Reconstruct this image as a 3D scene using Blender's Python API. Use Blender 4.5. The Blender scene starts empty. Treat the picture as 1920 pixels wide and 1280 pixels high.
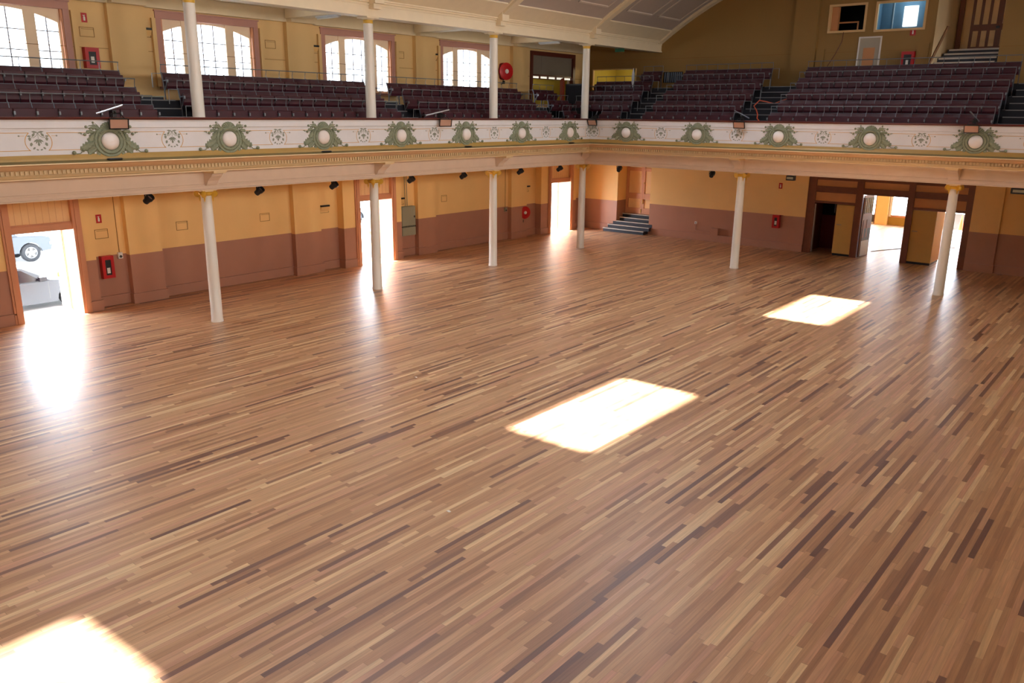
import bpy, math, random
from mathutils import Vector, Matrix
random.seed(7)
SC = bpy.context.scene
COL = SC.collection
PI = math.pi

# ------------------------------------------------------------------ materials
def lin(c):
    return tuple(((v/255)/12.92 if v/255 <= .04045 else (((v/255)+.055)/1.055)**2.4) for v in c)
MATS = {}
def mat(name, rgb, rough=.6, metal=0., spec=.4, var=.06, scale=3., emit=None, bump=0.):
    if name in MATS: return MATS[name]
    m = bpy.data.materials.new(name); m.use_nodes = True
    nt = m.node_tree; N = nt.nodes; L = nt.links
    b = N['Principled BSDF']
    b.inputs['Roughness'].default_value = rough
    b.inputs['Metallic'].default_value = metal
    b.inputs['Specular IOR Level'].default_value = spec
    base = lin(rgb)
    tc = N.new('ShaderNodeTexCoord'); nz = N.new('ShaderNodeTexNoise')
    nz.inputs['Scale'].default_value = scale; nz.inputs['Detail'].default_value = 3
    L.new(tc.outputs['Object'], nz.inputs['Vector'])
    mx = N.new('ShaderNodeMix'); mx.data_type = 'RGBA'
    mx.inputs[6].default_value = (*[max(0, v*(1-var)) for v in base], 1)
    mx.inputs[7].default_value = (*[min(1, v*(1+var)) for v in base], 1)
    L.new(nz.outputs['Fac'], mx.inputs[0]); L.new(mx.outputs[2], b.inputs['Base Color'])
    if bump:
        bp = N.new('ShaderNodeBump'); bp.inputs['Strength'].default_value = bump; bp.inputs['Distance'].default_value = .02
        L.new(nz.outputs['Fac'], bp.inputs['Height']); L.new(bp.outputs['Normal'], b.inputs['Normal'])
    if emit:
        b.inputs['Emission Color'].default_value = (*lin(emit[0]), 1); b.inputs['Emission Strength'].default_value = emit[1]
    MATS[name] = m
    return m

YEL = mat('wall_yellow', (244, 204, 138), .55, var=.05, scale=1.2)
YEL2 = mat('wall_yellow_pale', (228, 194, 138), .6, var=.05, scale=1.2)
YEL3 = mat('wall_yellow_end_shade', (156, 122, 68), .65, var=.05, scale=1.2)  # darker copy of the yellow, paints in the dimness of the upper end wall
DADO = mat('dado_brown', (178, 130, 110), .4, var=.06, scale=2)
SKIRT = mat('skirting_brown', (180, 133, 113), .4)
TRIM = mat('door_trim_terracotta', (206, 146, 112), .45)
TRIMP = mat('door_panel_buff', (240, 200, 148), .5)
CREAM = mat('plaster_cream', (236, 222, 192), .6)
WHITE = mat('parapet_white', (220, 218, 218), .55)
BEAMM = mat('beam_cream', (226, 206, 188), .6)
GOLD = mat('gold_paint', (172, 138, 72), .4, spec=.5)
GILT = mat('gilt', (220, 172, 52), .35, spec=.6)
OLIVE = mat('ledge_olive', (122, 106, 66), .6)
COVE = mat('cove_orange', (208, 168, 126), .55)
DENT = mat('dentil_buff', (206, 178, 134), .55)
LIP = mat('cornice_lip', (238, 214, 170), .5)
GREEN = mat('wreath_green', (132, 138, 114), .6, var=.25, scale=14, bump=.5)
GREEND = mat('stencil_green', (136, 140, 124), .7)
GLOBE = mat('globe_glass', (236, 228, 222), .3)
MAUVE = mat('window_mauve', (184, 136, 126), .45)
SASH = mat('sash_cream', (246, 222, 194), .5)
BARG = mat('glazing_bar', (150, 150, 160), .5)
CEIL = mat('ceiling_plaster', (186, 174, 166), .7, var=.05, scale=2)
COLM = mat('column_white', (232, 226, 214), .35, var=.03)
SEATM = mat('seat_maroon', (68, 25, 36), .5, var=.18, scale=5)
SEATB = mat('seat_maroon_back', (64, 24, 33), .5, var=.18, scale=5)
STEEL = mat('frame_steel', (128, 132, 136), .4, metal=.4)
DSTEEL = mat('frame_dark', (92, 94, 102), .45, metal=.3)
LSTEEL = mat('steel_bright', (205, 208, 214), .3, metal=.5)
MAHO = mat('rail_mahogany', (92, 40, 32), .35)
BLACK = mat('black_metal', (22, 22, 25), .4)
DARKC = mat('carpet_dark', (30, 31, 38), .9)
STEPB = mat('step_slate', (52, 56, 66), .6)
NOSE = mat('step_nosing', (214, 206, 196), .5)
RED = mat('fire_red', (190, 20, 26), .35)
REDD = mat('fire_red_dark', (120, 14, 22), .4)
WHT = mat('white_plain', (236, 234, 230), .5)
GREY = mat('cabinet_grey', (150, 150, 130), .45)
DGREY = mat('dark_grey', (70, 68, 66), .5)
WOOD = mat('partition_wood', (118, 66, 42), .4, var=.2, scale=4)
WOODP = mat('partition_panel', (206, 146, 94), .5)
YBOX = mat('cupboard_yellow', (206, 166, 92), .5)
LAMPG = mat('lamp_glass', (190, 150, 130), .12, spec=.6)
BRASS = mat('brass', (190, 150, 80), .3, metal=.8)
DOORB = mat('upper_door_brown', (120, 74, 50), .5)
TYRE = mat('tyre', (16, 18, 22), .9)
RIM = mat('rim_alloy', (84, 88, 94), .5)
CARS = mat('car_silver', (54, 56, 60), .35, spec=.25)
CARB = mat('car_blue_grey', (46, 52, 60), .35, spec=.25)
CGLASS = mat('car_glass', (22, 18, 22), .2, spec=.3)
GROUND = mat('street_concrete', (196, 195, 192), .9, var=.04)
REDDR = mat('alcove_red', (96, 14, 12), .45)
BOOTHB = mat('booth_blue', (128, 160, 178), .6)
BOOTHD = mat('booth_dark', (16, 16, 18), .8)
EXITG = mat('exit_green', (18, 92, 60), .5)
CONE = mat('cone_orange', (236, 70, 30), .5)
ORC = mat('cable_orange', (190, 84, 56), .5)
LOBBY = mat('lobby_yellow', (196, 176, 80), .6)
GREYP = mat('blind_grey', (126, 116, 104), .7)
TIMB = mat('timber_plank', (120, 82, 48), .6, var=.2, scale=8)
LINE = mat('wall_incised', (150, 104, 52), .7)
LINEC = mat('stencil_ochre', (206, 156, 84), .6)
BOOTHW = mat('booth_reflection_glow', (255, 255, 255), .5, emit=((245, 250, 255), 5.))  # emission standing in for a bright reflection in the booth glass
TUBE = mat('tube_fitting', (214, 220, 226), .4)

def glass_mat(name, tint=(1, 1, 1), refl=.08):
    m = bpy.data.materials.new(name); m.use_nodes = True
    nt = m.node_tree; N = nt.nodes; L = nt.links
    N.remove(N['Principled BSDF'])
    t = N.new('ShaderNodeBsdfTransparent'); t.inputs[0].default_value = (*tint, 1)
    g = N.new('ShaderNodeBsdfGlossy'); g.inputs['Roughness'].default_value = .03
    fr = N.new('ShaderNodeFresnel'); fr.inputs[0].default_value = 1.3
    mx = N.new('ShaderNodeMixShader'); L.new(fr.outputs[0], mx.inputs[0])
    L.new(t.outputs[0], mx.inputs[1]); L.new(g.outputs[0], mx.inputs[2])
    L.new(mx.outputs[0], N['Material Output'].inputs['Surface'])
    return m
GLASS = glass_mat('window_glass', (.34, .35, .36))  # grey tint put in to dim the daylight through the panes
GLASSB = glass_mat('booth_glass', (.75, .85, .92))

def floor_mat():
    m = bpy.data.materials.new('floor_boards'); m.use_nodes = True
    nt = m.node_tree; N = nt.nodes; L = nt.links; b = N['Principled BSDF']
    def math_(op, a=None, bv=None):
        n = N.new('ShaderNodeMath'); n.operation = op
        for i, v in enumerate((a, bv)):
            if v is None: continue
            if isinstance(v, (int, float)): n.inputs[i].default_value = v
            else: L.new(v, n.inputs[i])
        return n.outputs[0]
    tc = N.new('ShaderNodeTexCoord'); sp = N.new('ShaderNodeSeparateXYZ'); L.new(tc.outputs['Object'], sp.inputs[0])
    W = .082
    xs = math_('DIVIDE', sp.outputs[0], W); row = math_('FLOOR', xs); xf = math_('FRACT', xs)
    w1 = N.new('ShaderNodeTexWhiteNoise'); w1.noise_dimensions = '1D'; L.new(row, w1.inputs['W'])
    ln = math_('ADD', math_('MULTIPLY', w1.outputs['Value'], 1.3), 1.1)
    off = math_('MULTIPLY', w1.outputs['Value'], 97.3)
    ys = math_('ADD', math_('DIVIDE', sp.outputs[1], ln), off); seg = math_('FLOOR', ys); yf = math_('FRACT', ys)
    cb = N.new('ShaderNodeCombineXYZ'); L.new(row, cb.inputs[0]); L.new(seg, cb.inputs[1])
    w2 = N.new('ShaderNodeTexWhiteNoise'); w2.noise_dimensions = '2D'; L.new(cb.outputs[0], w2.inputs['Vector'])
    cr = N.new('ShaderNodeValToRGB'); cr.color_ramp.interpolation = 'LINEAR'
    stops = [(0, (104, 66, 56)), (.05, (120, 78, 60)), (.09, (156, 108, 70)), (.25, (176, 126, 80)), (.45, (188, 140, 92)),
             (.6, (198, 152, 102)), (.75, (194, 138, 100)), (.88, (208, 166, 114)), (1, (224, 190, 138))]
    e = cr.color_ramp.elements
    e[0].position = 0; e[0].color = (*lin(stops[0][1]), 1); e[1].position = 1; e[1].color = (*lin(stops[-1][1]), 1)
    for p, c in stops[1:-1]:
        k = e.new(p); k.color = (*lin(c), 1)
    L.new(w2.outputs['Value'], cr.inputs[0])
    # grain
    mp = N.new('ShaderNodeMapping'); mp.inputs['Scale'].default_value = (38, 1.6, 1)
    L.new(tc.outputs['Object'], mp.inputs[0])
    va = N.new('ShaderNodeVectorMath'); va.operation = 'ADD'; L.new(mp.outputs[0], va.inputs[0]); L.new(w2.outputs['Color'], va.inputs[1])
    nz = N.new('ShaderNodeTexNoise'); nz.inputs['Scale'].default_value = 1; nz.inputs['Detail'].default_value = 4
    L.new(va.outputs[0], nz.inputs['Vector'])
    hv = N.new('ShaderNodeHueSaturation'); L.new(cr.outputs[0], hv.inputs['Color'])
    val = math_('ADD', math_('MULTIPLY', nz.outputs['Fac'], .8), .60); L.new(val, hv.inputs['Value'])
    hv.inputs['Saturation'].default_value = .90
    # gaps
    gx = math_('LESS_THAN', xf, .03); gy = math_('LESS_THAN', yf, .003)
    gp = math_('MULTIPLY', math_('MAXIMUM', gx, gy), .45)
    mx = N.new('ShaderNodeMix'); mx.data_type = 'RGBA'; L.new(gp, mx.inputs[0]); L.new(hv.outputs[0], mx.inputs[6])
    mx.inputs[7].default_value = (*lin((70, 42, 30)), 1)
    L.new(mx.outputs[2], b.inputs['Base Color'])
    rg = math_('ADD', math_('MULTIPLY', nz.outputs['Fac'], .08), .33); L.new(rg, b.inputs['Roughness'])
    b.inputs['Specular IOR Level'].default_value = .2
    b.inputs['Coat Weight'].default_value = 1.; b.inputs['Coat Roughness'].default_value = .46; b.inputs['Coat IOR'].default_value = 1.6
    return m
FLOORM = floor_mat()

# ------------------------------------------------------------------ mesh builder
class MB:
    def __init__(s): s.v = []; s.f = []; s.m = []; s.mats = []
    def mi(s, m):
        if m not in s.mats: s.mats.append(m)
        return s.mats.index(m)
    def add(s, vs, fs, m):
        o = len(s.v); s.v += [tuple(v) for v in vs]; k = s.mi(m)
        for f in fs: s.f.append([i+o for i in f]); s.m.append(k)
        return s
    def quad(s, a, b, c, d, m): return s.add([a, b, c, d], [[0, 1, 2, 3]], m)
    def box(s, x0, x1, y0, y1, z0, z1, m, T=None):
        vs = [Vector((x, y, z)) for z in (z0, z1) for y in (y0, y1) for x in (x0, x1)]
        if T: vs = [T @ v for v in vs]
        return s.add(vs, [[0, 2, 3, 1], [4, 5, 7, 6], [0, 1, 5, 4], [2, 6, 7, 3], [1, 3, 7, 5], [0, 4, 6, 2]], m)
    def prism(s, poly, h0, h1, m, axis='x', T=None):
        """poly of (a,b): axis x -> (y,z); y -> (x,z); z -> (x,y)"""
        def P(a, b, h): return Vector({'x': (h, a, b), 'y': (a, h, b), 'z': (a, b, h)}[axis])
        n = len(poly); vs = [P(a, b, h0) for a, b in poly]+[P(a, b, h1) for a, b in poly]
        if T: vs = [T @ v for v in vs]
        fs = [list(range(n))[::-1], list(range(n, 2*n))]+[[i, (i+1) % n, (i+1) % n+n, i+n] for i in range(n)]
        return s.add(vs, fs, m)
    def tube(s, pts, r, m, seg=6, cap=True):
        pts = [Vector(p) for p in pts]; n = len(pts); rs = r if isinstance(r, (list, tuple)) else [r]*n
        vs = []; up = None
        for i, p in enumerate(pts):
            t = (pts[min(i+1, n-1)]-pts[max(i-1, 0)]).normalized()
            if up is None:
                up = Vector((0, 0, 1)) if abs(t.z) < .9 else Vector((1, 0, 0))
            a = t.cross(up).normalized(); b2 = a.cross(t).normalized(); up = b2
            for k in range(seg):
                an = 2*PI*k/seg; vs.append(p+(a*math.cos(an)+b2*math.sin(an))*rs[i])
        fs = [[i*seg+k, i*seg+(k+1) % seg, (i+1)*seg+(k+1) % seg, (i+1)*seg+k] for i in range(n-1) for k in range(seg)]
        if cap: fs += [list(range(seg))[::-1], list(range((n-1)*seg, n*seg))]
        return s.add(vs, fs, m)
    def lathe(s, prof, m, seg=24, c=(0, 0, 0), T=None, cap=True):
        vs = []
        for r, z in prof:
            for k in range(seg):
                a = 2*PI*k/seg; vs.append(Vector((r*math.cos(a), r*math.sin(a), z)))
        if T: vs = [T @ v for v in vs]
        vs = [v+Vector(c) for v in vs]; n = len(prof)
        fs = [[i*seg+k, i*seg+(k+1) % seg, (i+1)*seg+(k+1) % seg, (i+1)*seg+k] for i in range(n-1) for k in range(seg)]
        if cap: fs += [list(range(seg))[::-1], list(range((n-1)*seg, n*seg))]
        return s.add(vs, fs, m)
    def ball(s, c, r, m, seg=10, rings=6, sc=(1, 1, 1)):
        vs = []; fs = []
        for i in range(rings+1):
            th = PI*i/rings
            for k in range(seg):
                a = 2*PI*k/seg
                vs.append((c[0]+r*sc[0]*math.sin(th)*math.cos(a), c[1]+r*sc[1]*math.sin(th)*math.sin(a), c[2]-r*sc[2]*math.cos(th)))
        for i in range(rings):
            for k in range(seg): fs.append([i*seg+k, i*seg+(k+1) % seg, (i+1)*seg+(k+1) % seg, (i+1)*seg+k])
        return s.add(vs, fs, m)
    def mesh(s, name, smooth=False):
        me = bpy.data.meshes.new(name); me.from_pydata(s.v, [], s.f)
        for m in s.mats: me.materials.append(m)
        me.polygons.foreach_set('material_index', s.m)
        if smooth:
            me.polygons.foreach_set('use_smooth', [True]*len(s.f))
            try: me.set_sharp_from_angle(angle=math.radians(40))
            except Exception: pass
        me.update(); return me
    def obj(s, name, parent=None, smooth=False, loc=None):
        o = bpy.data.objects.new(name, s.mesh(name, smooth)); COL.objects.link(o)
        if parent: o.parent = parent
        if loc: o.location = loc
        return o

def struct(name, mb, smooth=False):
    o = mb.obj(name, None, smooth); o['kind'] = 'structure'; return o
def tag(o, label, cat, group=None):
    o['label'] = label; o['category'] = cat
    if group: o['group'] = group
    return o
def thing(name, loc, label, cat, rz=0, group=None):
    o = bpy.data.objects.new(name, None); COL.objects.link(o); o.location = loc; o.rotation_euler = (0, 0, rz)
    o.empty_display_size = .2
    return tag(o, label, cat, group)
def inst(name, me, parent, loc=(0, 0, 0), rot=(0, 0, 0)):
    o = bpy.data.objects.new(name, me); COL.objects.link(o); o.parent = parent; o.location = loc; o.rotation_euler = rot
    return o
def dup(root, loc, rz=None, label=None, group=None):
    r = root.copy(); COL.objects.link(r); r.location = loc
    if rz is not None: r.rotation_euler = (0, 0, rz)
    if label: r['label'] = label
    if group: r['group'] = group
    for ch in root.children:
        c = ch.copy(); COL.objects.link(c); c.parent = r
        for g in ch.children:
            d = g.copy(); COL.objects.link(d); d.parent = c
    return r

def holes(mb, fixed, ax, u0, u1, v0, v1, hs, m, split=None):
    """rectangular wall in plane ax=fixed; hs = list (ua,ub,va,vb) ; split: function v->material"""
    us = sorted({u0, u1, *[h[0] for h in hs], *[h[1] for h in hs]}); vs = sorted({v0, v1, *[h[2] for h in hs], *[h[3] for h in hs]})
    us = [u for u in us if u0 <= u <= u1]; vs = [v for v in vs if v0 <= v <= v1]
    for a, b in zip(us, us[1:]):
        for c, d in zip(vs, vs[1:]):
            cu, cv = (a+b)/2, (c+d)/2
            if any(h[0] < cu < h[1] and h[2] < cv < h[3] for h in hs): continue
            P = (lambda u, v: (fixed, u, v)) if ax == 'x' else (lambda u, v: (u, fixed, v))
            mb.quad(P(a, c), P(b, c), P(b, d), P(a, d), m if not split else split(cv))

# ------------------------------------------------------------------ constants measured from the photo
BAY = 6.453
COLY = [-3*BAY, -2*BAY, -BAY, 0.]
RX = 7.93
XW = -4.4; YW = 6.3            # main planes of left and end wall
DOORS = [-22.45, -9.35, 3.78]  # centres of the street doors
WINS = [-22.62, -16.15, -9.6, -3.12]
Y0 = -47.                      # rear end of the hall

# ------------------------------------------------------------------ floor and street
fl = MB()
fl.quad((XW-.45, Y0, 0), (28.4, Y0, 0), (28.4, 20.2, 0), (XW-.45, 20.2, 0), FLOORM)
struct('floor', fl)
g = MB(); g.quad((-90, -90, -.2), (XW-.45, -90, -.2), (XW-.45, 80, -.2), (-90, 80, -.2), GROUND)
g.quad((XW-.45, 20.2, -.2), (60, 20.2, -.2), (60, 80, -.2), (XW-.45, 80, -.2), GROUND)
struct('street_ground', g)

# ------------------------------------------------------------------ left wall, lower storey
DADOZ = 1.66
def colz(z): return DADO if z < DADOZ else YEL
wl = MB()
dh = [(d-1.0, d+1.0, -.2, 4.2) for d in DOORS]
wh = [(w-1.87, w+1.87, 6.95, 9.27) for w in WINS]+[(1.42, 5.24, 6.7, 9.2)]
holes(wl, XW, 'x', Y0, YW, 0, DADOZ, dh, DADO)
holes(wl, XW, 'x', Y0, YW, DADOZ, 4.57, dh, YEL)
holes(wl, XW, 'x', Y0, YW, 4.57, 10.0, wh, YEL2)
holes(wl, XW-.45, 'x', Y0, YW+.3, -.2, 10.2, [(a, b, -.2, 2.7) for a, b, _, _ in dh]+wh, WHITE)
for a, b, c, d in wh[:4]:   # window reveals
    wl.quad((XW, a, c), (XW-.45, a, c), (XW-.45, a, d), (XW, a, d), YEL2); wl.quad((XW, b, c), (XW-.45, b, c), (XW-.45, b, d), (XW, b, d), YEL2)
    wl.quad((XW, a, c), (XW, b, c), (XW-.45, b, c), (XW-.45, a, c), YEL2); wl.quad((XW, a, d), (XW, b, d), (XW-.45, b, d), (XW-.45, a, d), YEL2)
def pil(y0, y1, x1, z0=0, z1=4.57, up=False):
    if up: wl.box(XW-.05, x1, y0, y1, z0, z1, YEL2)
    else:
        wl.box(XW-.05, x1, y0, y1, 0, DADOZ-.03, DADO); wl.box(XW-.05, x1, y0, y1, DADOZ-.03, z1, YEL)
PIL = []
for d in DOORS+[DOORS[0]-13.1]:
    for y0, y1, x1 in ((d+1.14, d+1.46, -4.02), (d+2.6, d+3.72, -4.16), (d-1.72, d-1.04, -4.02), (d-4.0, d-2.75, -4.16)):
        if y0 > YW: continue
        y1 = min(y1, YW); pil(y0, y1, x1); PIL.append((y0, y1, x1))
for k in range(6):          # upper pilasters
    y0 = -.15-6.5*k; pil(y0, y0+1.18, -4.2, 4.57, 9.35, True)
struct('wall_left', wl)
bl = MB()   # skirting
segs = []
cuts = sorted([(y0, y1, x1) for y0, y1, x1 in PIL])
for y0, y1, x1 in cuts: bl.box(XW, x1+.04, y0-.04, y1+.04, 0, .30, SKIRT); bl.box(XW, x1+.06, y0-.05, y1+.05, .30, .335, SKIRT)
pos = Y0
for y0, y1, x1 in cuts+[(YW, YW, 0)]:
    if y0 > pos+.3 and not any(pos-.5 < d < y0+.5 and y0-pos < 2.9 for d in DOORS):
        bl.box(XW, XW+.05, pos, y0, 0.02, .32, SKIRT); bl.box(XW, XW+.07, pos, y0, .32, .35, SKIRT)
    pos = max(pos, y1)
struct('baseboard_left', bl)
# hairline horizontal course on the upper walls
tl = MB(); tl.box(XW, XW+.006, Y0, YW, 8.02, 8.035, LINE); struct('trim_1', tl)

# street doors : frame, transom panel, reveals, open leaf
for i, d in enumerate(DOORS):
    m = MB(); x1 = -3.96
    for s in (-1, 1):
        a, b = sorted((d+s*.87, d+s*1.12)); m.box(XW-.45, x1, a, b, 0, 4.55, TRIM)
        a, b = sorted((d+s*.95, d+s*1.06)); m.box(x1, x1+.03, a, b, 0, 4.55, TRIM)
    m.box(XW-.12, x1-.06, d-.87, d+.87, 2.66, 2.86, TRIM)
    m.box(XW-.1, x1-.16, d-.87, d+.87, 2.86, 4.55, TRIMP)
    for k in range(1, 9): m.box(x1-.161, x1-.155, d-.87+k*.193, d-.865+k*.193, 2.88, 4.5, TRIM)
    m.box(XW-.12, x1-.10, d-.87, d+.87, 2.86, 2.9, TRIM)
    o = struct('door_%d' % (i+1), m)
    lf = MB(); lf.box(-.62, 0, -.045, 0, .02, 2.64, WHT); lf.box(-.54, -.1, -.05, .005, .25, 1.1, SASH); lf.box(-.54, -.1, -.05, .005, 1.3, 2.4, SASH)
    l = lf.obj('door_leaf', o); l.location = (XW-.42, d+.86, 0)
    hb = MB(); hb.box(-.58, -.54, -.09, .04, 1.0, 1.16, BRASS); h = hb.obj('door_handle', l)

# ------------------------------------------------------------------ windows
def zarc(u): return 9.0-.125*u*u
for i, w in enumerate(WINS):
    m = MB(); xf = XW-.02
    m.box(xf-.2, xf+.06, w-1.9, w+1.9, 9.06, 9.3, MAUVE)
    m.box(xf-.2, xf+.10, w-1.93, w+1.93, 9.27, 9.31, MAUVE)
    for s in (-1, 1):
        a, b = sorted((w+s*1.72, w+s*1.9)); m.box(xf-.198, xf+.057, a, b, 6.95, 9.058, MAUVE)
        a, b = sorted((w+s*1.66, w+s*1.72)); m.box(xf-.196, xf+.02, a, b, 6.96, 9.055, TRIM)
        a, b = sorted((w+s*1.93, w+s*2.06)); m.box(XW, XW+.1, a, b, 6.95, 9.05, YEL2)
    m.box(xf-.22, xf+.08, w-1.95, w+1.95, 6.88, 6.97, MAUVE)
    o = struct('window_%d' % (i+1), m)
    s_ = MB(); x0, x1 = xf-.16, xf-.08
    for a, b in ((-.97, -.65), (.65, .97)): s_.box(x0, x1+.03, w+a, w+b, 6.97, 9.06, SASH)
    for a, b in ((-1.66, -1.6), (1.6, 1.66)): s_.box(x0, x1, w+a, w+b, 6.97, 9.06, SASH)
    s_.box(x0, x1, w-1.66, w+1.66, 6.97, 7.06, SASH)
    for a, b, n in ((-1.6, -.97, 8), (-.65, .65, 10), (.97, 1.6, 8)):
        for k in range(n):
            u, v = a+(b-a)*k/n, a+(b-a)*(k+1)/n
            s_.prism([(w+u, zarc(u)), (w+v, zarc(v)), (w+v, 9.06), (w+u, 9.06)], x0, x1, SASH)
    s_.obj('sash', o)
    b_ = MB(); xb = xf-.11
    for u in (-1.285, 1.285, -.217, .217): b_.box(xb-.012, xb+.012, w+u-.016, w+u+.016, 7.05, zarc(u)+.01, BARG)
    for z in (8.42, 7.86, 7.32):
        for a, b in ((-1.6, -.97), (-.65, .65), (.97, 1.6)): b_.box(xb-.011, xb+.011, w+a, w+b, z-.015, z+.015, BARG)
    b_.obj('glazing_bars', o)
    p = MB(); p.quad((xf-.12, w-1.62, 7.0), (xf-.12, w+1.62, 7.0), (xf-.12, w+1.62, 9.04), (xf-.12, w-1.62, 9.04), GLASS)
    p.obj('pane', o)
# boarded opening to the stair lobby in the corner
m = MB(); a, b = 1.42, 5.24
m.box(XW-.15, XW+.08, a, b, 9.05, 9.25, MAHO); m.box(XW-.15, XW+.08, a, a+.18, 6.5, 9.05, MAHO); m.box(XW-.15, XW+.08, b-.18, b, 6.5, 9.05, MAHO)
m.box(XW-.1, XW-.04, a+.18, b-.18, 8.14, 9.05, GREYP); m.box(XW-.1, XW-.03, a+1.0, a+1.15, 8.14, 9.05, GREYP)
m.box(XW-.12, XW+.02, a+.18, b-.18, 8.06, 8.14, MAHO)
for k in range(1, 5): m.box(XW-.12, XW+.0, a+.18+k*.69-.03, a+.18+k*.69+.03, 7.95, 8.06, MAHO)
m.box(XW-.12, XW+.0, a+.18, b-.18, 7.92, 7.96, MAHO)
w5 = struct('window_5', m)
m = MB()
for k in range(5): m.box(XW-.09, XW-.07, a+.18+k*.69+.04, a+.18+k*.69+.64, 7.965, 8.055, mat('transom_glow', (250, 248, 235), .5, emit=((255, 248, 230), .9)))  # panes emit, standing in for light behind them
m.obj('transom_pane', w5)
lb = MB()   # lobby behind
lb.box(XW-1.6, XW-1.5, 1.0, 6.6, 6.4, 9.4, LOBBY)
for k in (1.6, 2.5, 3.3): lb.box(XW-1.5, XW-1.46, k, k+.25, 6.4, 9.4, GREYP)
lb.box(XW-1.6, XW-.46, 1.0, 1.05, 6.4, 9.4, LOBBY); lb.box(XW-1.6, XW-.46, 6.6, 6.65, 6.4, 9.4, LOBBY)
lb.box(XW-1.6, XW-.46, 1.0, 6.6, 9.4, 9.45, CREAM); lb.box(XW-1.6, XW-.46, 1.0, 6.6, 6.35, 6.4, LOBBY)
struct('wall_lobby', lb)

# ------------------------------------------------------------------ end wall
we = MB()
eh = [(-2.0, .06, .9, 4.2), (8.5, 15.42, 0, 3.62)]
uh = [(-3.85, -1.2, 7.5, 8.5), (.45, 1.55, 7.8, 8.32), (8.66, 10.1, 9.86, 10.86), (10.64, 12.5, 9.82, 10.86), (12.98, 15.42, 7.6, 12.5)]
holes(we, YW, 'y', XW-.4, 28.4, 0, DADOZ-.02, [(-2.0, .06, -.1, 4.2), eh[1]], DADO)
holes(we, YW, 'y', XW-.4, 28.4, DADOZ-.02, 4.57, [(-2.0, .06, -.1, 4.2), eh[1]], YEL)
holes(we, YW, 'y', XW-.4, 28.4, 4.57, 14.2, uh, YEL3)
we.box(7.45, 8.5, YW-.12, YW, 0, DADOZ-.02, DADO); we.box(7.45, 8.5, YW-.12, YW, DADOZ-.02, 4.57, YEL)
we.box(15.42, 16.5, YW-.12, YW, 0, DADOZ-.02, DADO); we.box(15.42, 16.5, YW-.12, YW, DADOZ-.02, 4.57, YEL)
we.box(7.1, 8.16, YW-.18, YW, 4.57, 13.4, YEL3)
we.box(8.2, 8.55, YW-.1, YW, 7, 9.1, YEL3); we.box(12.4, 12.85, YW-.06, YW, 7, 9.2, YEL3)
# stepped-door recess
we.quad((-2.0, YW, .0), (-2.0, 7.25, .0), (-2.0, 7.25, DADOZ), (-2.0, YW, DADOZ), DADO); we.quad((-2.0, YW, DADOZ), (-2.0, 7.25, DADOZ), (-2.0, 7.25, 4.57), (-2.0, YW, 4.57), YEL)
we.quad((.06, YW, .0), (.06, 7.25, .0), (.06, 7.25, 4.57), (.06, YW, 4.57), YEL)
we.quad((-2.05, 7.3, 4.2), (.1, 7.3, 4.2), (.1, YW, 4.2), (-2.05, YW, 4.2), YEL)
# recess of the upper doorway
PALE = mat('reveal_lit', (226, 206, 168), .6)  # lighter copy of the wall colour, paints in light falling on this reveal
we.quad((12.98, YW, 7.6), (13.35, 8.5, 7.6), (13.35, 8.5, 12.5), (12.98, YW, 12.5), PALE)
we.quad((15.42, YW, 7.6), (15.3, 8.5, 7.6), (15.3, 8.5, 12.5), (15.42, YW, 12.5), YEL2)
we.quad((13.0, 8.5, 7.6), (15.42, 8.5, 7.6), (15.42, 8.5, 12.5), (13.0, 8.5, 12.5), YEL2)
we.quad((12.98, YW, 12.5), (15.42, YW, 12.5), (15.42, 8.5, 12.5), (12.98, 8.5, 12.5), YEL2)
struct('wall_end', we)
be = MB()
for a, b, dy in ((XW+.3, -2.0, 0), (.06, 7.45, 0), (7.42, 8.5, .12), (15.44, 16.54, .12), (16.5, 28, 0)):
    be.box(a, b, YW-dy-.045, YW, 0, .31, SKIRT); be.box(a, b, YW-dy-.065, YW, .31, .345, SKIRT)
struct('baseboard_end', be)
t2 = MB(); t2.box(-4.4, 12.9, YW-.006, YW, 8.95, 8.965, LINE); t2.box(15.5, 28, YW-.006, YW, 8.95, 8.965, LINE); struct('trim_2', t2)

# panelled double door above the black steps
m = MB(); yd = 7.2; xa, xb = -1.97, .04
m.box(xa-.05, xb+.05, yd, yd+.06, .0, 4.25, TRIMP)
xs = (xa, xa+.2, -1.02, -.78, xb-.06, xb)
m.box(xa, xa+.16, yd-.05, yd, .9, 4.2, TRIM); m.box(-1.02, -.80, yd-.05, yd, .9, 4.2, TRIM); m.box(xb-.1, xb, yd-.05, yd, .9, 4.2, TRIM)
for z0, z1 in ((.9, 1.25), (1.75, 2.05), (3.25, 3.42)): m.box(xa, xb, yd-.045, yd, z0, z1, TRIM)
m.box(-.915, -.905, yd-.055, yd-.04, .9, 4.2, DADO)
d4 = struct('door_4', m)
k = MB(); k.box(-.88, -.85, yd-.11, yd-.05, 1.5, 1.75, BRASS); k.box(-.99, -.95, yd-.09, yd-.05, 1.0, 1.2, BRASS); k.obj('door_handle', d4)
k = MB(); k.ball((-.80, yd-.1, 2.62), .045, BRASS); k.obj('door_knob', d4)

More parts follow.
